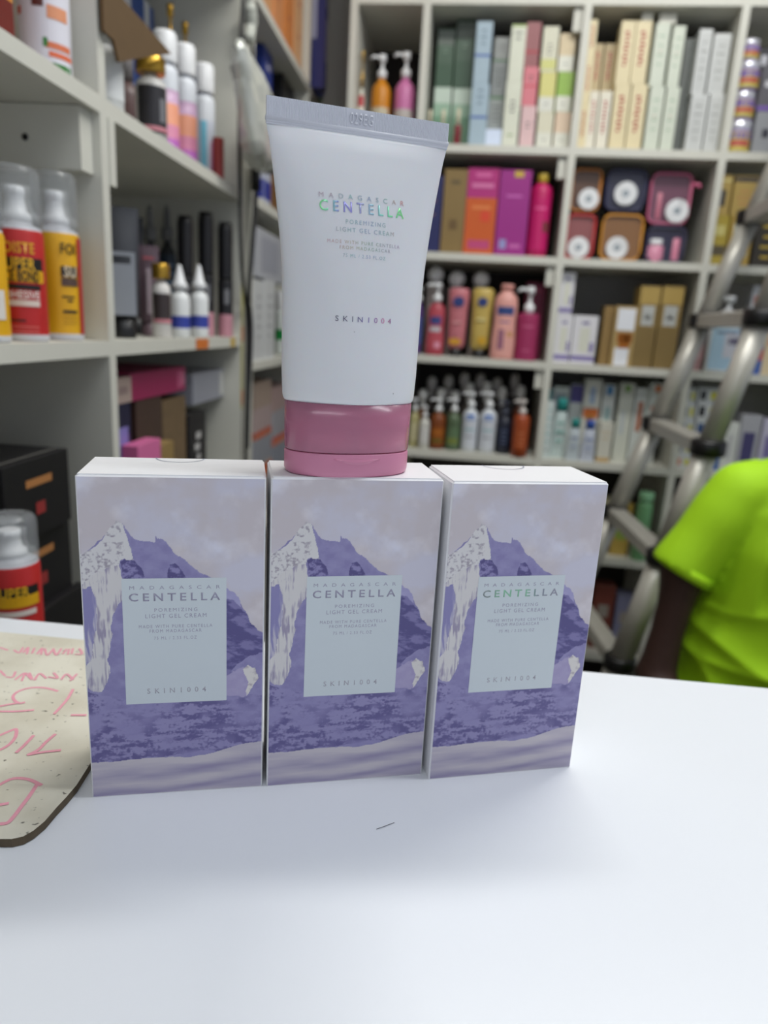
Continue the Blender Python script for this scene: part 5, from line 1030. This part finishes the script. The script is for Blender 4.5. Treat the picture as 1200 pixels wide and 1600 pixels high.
# ------------------------------------------------------------------ seated person
SKIN = M((62, 38, 31), .62, var=.06, sss=.05); LIME = M((168, 220, 12), .75, var=.03, scale=300)
per = thing('person', 'seated person in a lime green T-shirt, arm hanging, behind the counter at right', 'person', (.76, 1.24, 0))
p0 = Vector((.76, 1.24, 0))
def H(x, y, z): return Vector((x, y, ZC+z))-p0
def finish(m, name, par, voxel, smooth, fn=None):
    me = m.mesh(name); o_ = bpy.data.objects.new(name, me); COL.objects.link(o_)
    r_ = o_.modifiers.new('r', 'REMESH'); r_.mode = 'VOXEL'; r_.voxel_size = voxel; s_ = o_.modifiers.new('s', 'SMOOTH'); s_.iterations = smooth; s_.factor = .6
    bpy.context.view_layer.update()
    m2 = bpy.data.meshes.new_from_object(o_.evaluated_get(bpy.context.evaluated_depsgraph_get())); bpy.data.objects.remove(o_)
    if fn:
        ns = [v_.normal.copy() for v_ in m2.vertices]
        for v_, nn_ in zip(m2.vertices, ns): v_.co = v_.co+nn_*fn(v_.co, nn_)
    m2.materials.clear(); m2.materials.append(m.mats[0]); m2.polygons.foreach_set('use_smooth', [True]*len(m2.polygons)); m2.polygons.foreach_set('material_index', [0]*len(m2.polygons))
    o_ = bpy.data.objects.new(name, m2); COL.objects.link(o_); o_.parent = par; return o_
def rings(m, R, mat, n=28):
    i = len(m.v); k0 = m.mi(mat)
    for c, rx, ry in R: m.v += [(c.x+rx*math.cos(2*math.pi*q/n), c.y+ry*math.sin(2*math.pi*q/n), c.z) for q in range(n)]
    for j in range(len(R)-1):
        for q in range(n): m.f.append([i+j*n+q, i+j*n+(q+1) % n, i+(j+1)*n+(q+1) % n, i+(j+1)*n+q]); m.m.append(k0); m.sm.append(True)
    m.f.append([i+q for q in range(n)][::-1]); m.f.append([i+(len(R)-1)*n+q for q in range(n)]); m.m += [k0, k0]; m.sm += [False, False]
def limb(m, P, r, mat):
    m.tube(P, r, mat, 16)
    for p_, q in zip(P, r): m.lathe([(q*math.sin(math.radians(t_)), p_.z-q*math.cos(math.radians(t_))) for t_ in range(8, 180, 18)], mat, 14, cx=p_.x, cy=p_.y)
# arm joints: shoulder, elbow, wrist on both sides
SA = [H(.603, 1.20, -.035), H(.535, 1.20, -.17), H(.512, 1.19, -.37), H(.54, 1.08, -.46), H(.58, .98, -.50)]
SB = [H(.917, 1.20, -.035), H(.975, 1.20, -.17), H(1.0, 1.18, -.37), H(.97, 1.07, -.46), H(.92, .98, -.50)]
b = MB()
rings(b, [(H(.76, 1.25, -.56), .15, .11), (H(.76, 1.25, -.48), .165, .12), (H(.76, 1.23, -.36), .145, .105), (H(.76, 1.22, -.22), .15, .105), (H(.76, 1.21, -.10), .155, .105), (H(.76, 1.205, -.03), .15, .085), (H(.76, 1.20, .03), .10, .06), (H(.76, 1.195, .065), .055, .052), (H(.76, 1.19, .12), .05, .05)], SKIN)
for A in (SA, SB):
    limb(b, A, [.050, .042, .037, .033, .025], SKIN)
    wr = A[-1]; sg = 1 if A is SA else -1
    b.tube([wr, wr+Vector((0, -.05, -.012)), wr+Vector((0, -.085, -.018))], [.024, .034, .030], SKIN, 14)
    for k_, (dx, ln) in enumerate(((-.027, .062), (-.009, .072), (.009, .068), (.027, .054))):
        q = wr+Vector((dx, -.080, -.018)); b.tube([q, q+Vector((dx*.12, -ln*.45, -.004)), q+Vector((dx*.15, -ln*.8, -.018)), q+Vector((dx*.12, -ln*.95, -.034))], [.0085, .008, .0075, .006], SKIN, 10)
    q = wr+Vector((.022*sg, -.03, -.008)); b.tube([q, q+Vector((.026*sg, -.028, -.004)), q+Vector((.034*sg, -.056, -.014))], [.011, .0095, .0075], SKIN, 10)
rings(b, [(H(.76, 1.165, .105), .035, .045), (H(.76, 1.165, .125), .055, .07), (H(.76, 1.17, .16), .066, .085), (H(.76, 1.175, .205), .074, .094), (H(.76, 1.18, .25), .075, .096), (H(.76, 1.185, .285), .066, .086), (H(.76, 1.19, .315), .035, .05)], SKIN)
b.tube([H(.76, 1.075, .215), H(.76, 1.062, .185), H(.76, 1.075, .175)], [.008, .014, .012], SKIN, 10)
for sx in (-1, 1): b.lathe([(.006, ZC+.165), (.012, ZC+.18), (.014, ZC+.20), (.008, ZC+.218)], SKIN, 10, cx=sx*.077, cy=-.055)
b.tube([H(.735, 1.085, .145), H(.76, 1.078, .143), H(.785, 1.085, .145)], [.004, .008, .004], SKIN, 8)
for sx in (-1, 1):                                                   # thighs, shins
    P = [H(.76+sx*.085, 1.24, -.50), H(.76+sx*.12, 1.02, -.56), H(.76+sx*.13, .80, -.58), H(.76+sx*.13, .80, -.76), H(.76+sx*.13, .82, -.95)]
    limb(b, P, [.085, .075, .058, .050, .038], SKIN); 
finish(b, 'body', per, .006, 6)
# hair, eyes
m = MB(); rings(m, [(H(.76, 1.20, .175), .072, .075), (H(.76, 1.20, .22), .082, .094), (H(.76, 1.197, .27), .081, .098), (H(.76, 1.197, .305), .066, .082), (H(.76, 1.197, .33), .03, .04)], M((18, 15, 14), .8)); finish(m, 'hair', per, .006, 4)
for sx in (-1, 1):
    m = MB(); m.lathe([(.0105*math.sin(math.radians(t_)), -.0105*math.cos(math.radians(t_))) for t_ in range(10, 180, 20)], M((210, 204, 198), .2), 14); e_ = m.build('eye', per); e_.location = H(.76+sx*.031, 1.098, .212)
    m = MB(); m.lathe([(.004, 0), (.004, .001)], M((30, 18, 12), .2), 12); q = m.build('iris', e_); q.rotation_euler.x = math.pi/2; q.location = (0, -.0100, 0)
# T-shirt
def fold(co, nn_):
    x, y, z = co.x, co.y, co.z-ZC; s1 = lambda t_: math.sin(t_)
    if x < -.125 and z > -.22:                                       # sleeve: soft folds fanning from the shoulder seam
        return .0030*s1(60*(x*.75+z*.35)+2*s1(14*z))*max(0, min(1, -z*7))
    wob = .35*s1(9*x+1.3)+.25*s1(17*x+7*z)
    k_ = max(0, min(1, (-.10-z)*8))
    a = .009*(1-abs(s1(21*(z*.93+x*.42)+1.6*wob+.4)))**2*k_+.005*(1-abs(s1(34*(z*.97-x*.15)+2.4*wob)))**2*k_
    a += .007*(1-abs(s1(13*(x*.75+z*.55)+.9+wob)))**3*max(0, min(1, (-.0-z)*10))
    return a*1.35-.003
m = MB()
rings(m, [(H(.76, 1.24, -.55), .205, .150), (H(.76, 1.235, -.48), .208, .152), (H(.76, 1.23, -.36), .200, .145), (H(.76, 1.22, -.22), .185, .132), (H(.76, 1.21, -.12), .180, .124), (H(.76, 1.205, -.05), .178, .105), (H(.76, 1.20, .00), .150, .080), (H(.76, 1.198, .045), .098, .068), (H(.76, 1.195, .070), .070, .062)], LIME)
for A, sg in ((SA, -1), (SB, 1)):
    sh_, hm = A[0]+Vector((-.01*sg, 0, .005)), A[1]+Vector((0, 0, .0))
    limb(m, [A[0]+Vector((-.055*sg, 0, .015)), sh_], [.058, .057], LIME)
    m.tube([sh_, (sh_+hm)/2+Vector((.004*sg, 0, 0)), hm+(hm-sh_).normalized()*.006], [.057, .055, .0555], LIME, 24)
finish(m, 'tshirt', per, .0055, 5, fold)
for A in (SA, SB):
    hm = A[1]; dr = (A[1]-A[0]).normalized(); m = MB(); m.tube([hm-dr*.010, hm+dr*.009], .0545, LIME, 28); m.build('sleeve_hem', per)
m = MB(); rings(m, [(H(.76, 1.195, .060), .078, .070), (H(.76, 1.194, .078), .066, .062)], LIME); m.build('collar', per)
m = MB(); TR = M((40, 42, 54), .8)
rings(m, [(H(.76, 1.25, -.585), .17, .13), (H(.76, 1.25, -.50), .19, .145), (H(.76, 1.24, -.43), .18, .135)], TR)
for sx in (-1, 1): limb(m, [H(.76+sx*.085, 1.24, -.50), H(.76+sx*.12, 1.02, -.56), H(.76+sx*.13, .80, -.58), H(.76+sx*.13, .80, -.76), H(.76+sx*.13, .82, -.93)], [.094, .084, .068, .062, .055], TR)
finish(m, 'trousers', per, .007, 4)
for sx in (-1, 1):
    m = MB(); m.tube([H(.76+sx*.13, .86, -.985), H(.76+sx*.13, .80, -.975), H(.76+sx*.135, .70, -.988)], [.034, .044, .030], M((40, 36, 36), .6), 16); m.build('shoe', per)
st = thing('stool', 'dark round stool under the person in the lime green T-shirt', 'stool', (.76, 1.27, 0))
zs_ = ZC-.603
MB().lathe([(.115, zs_-.05), (.125, zs_-.045), (.125, zs_-.012), (.11, zs_)], M((50, 46, 50), .6), 32).build('seat', st)
for k_ in range(4):
    a = math.pi/4+k_*math.pi/2; MB().tube([(.09*math.cos(a), .09*math.sin(a), zs_-.05), (.14*math.cos(a), .14*math.sin(a), 0)], .012, CHARCOAL).build('leg', st)
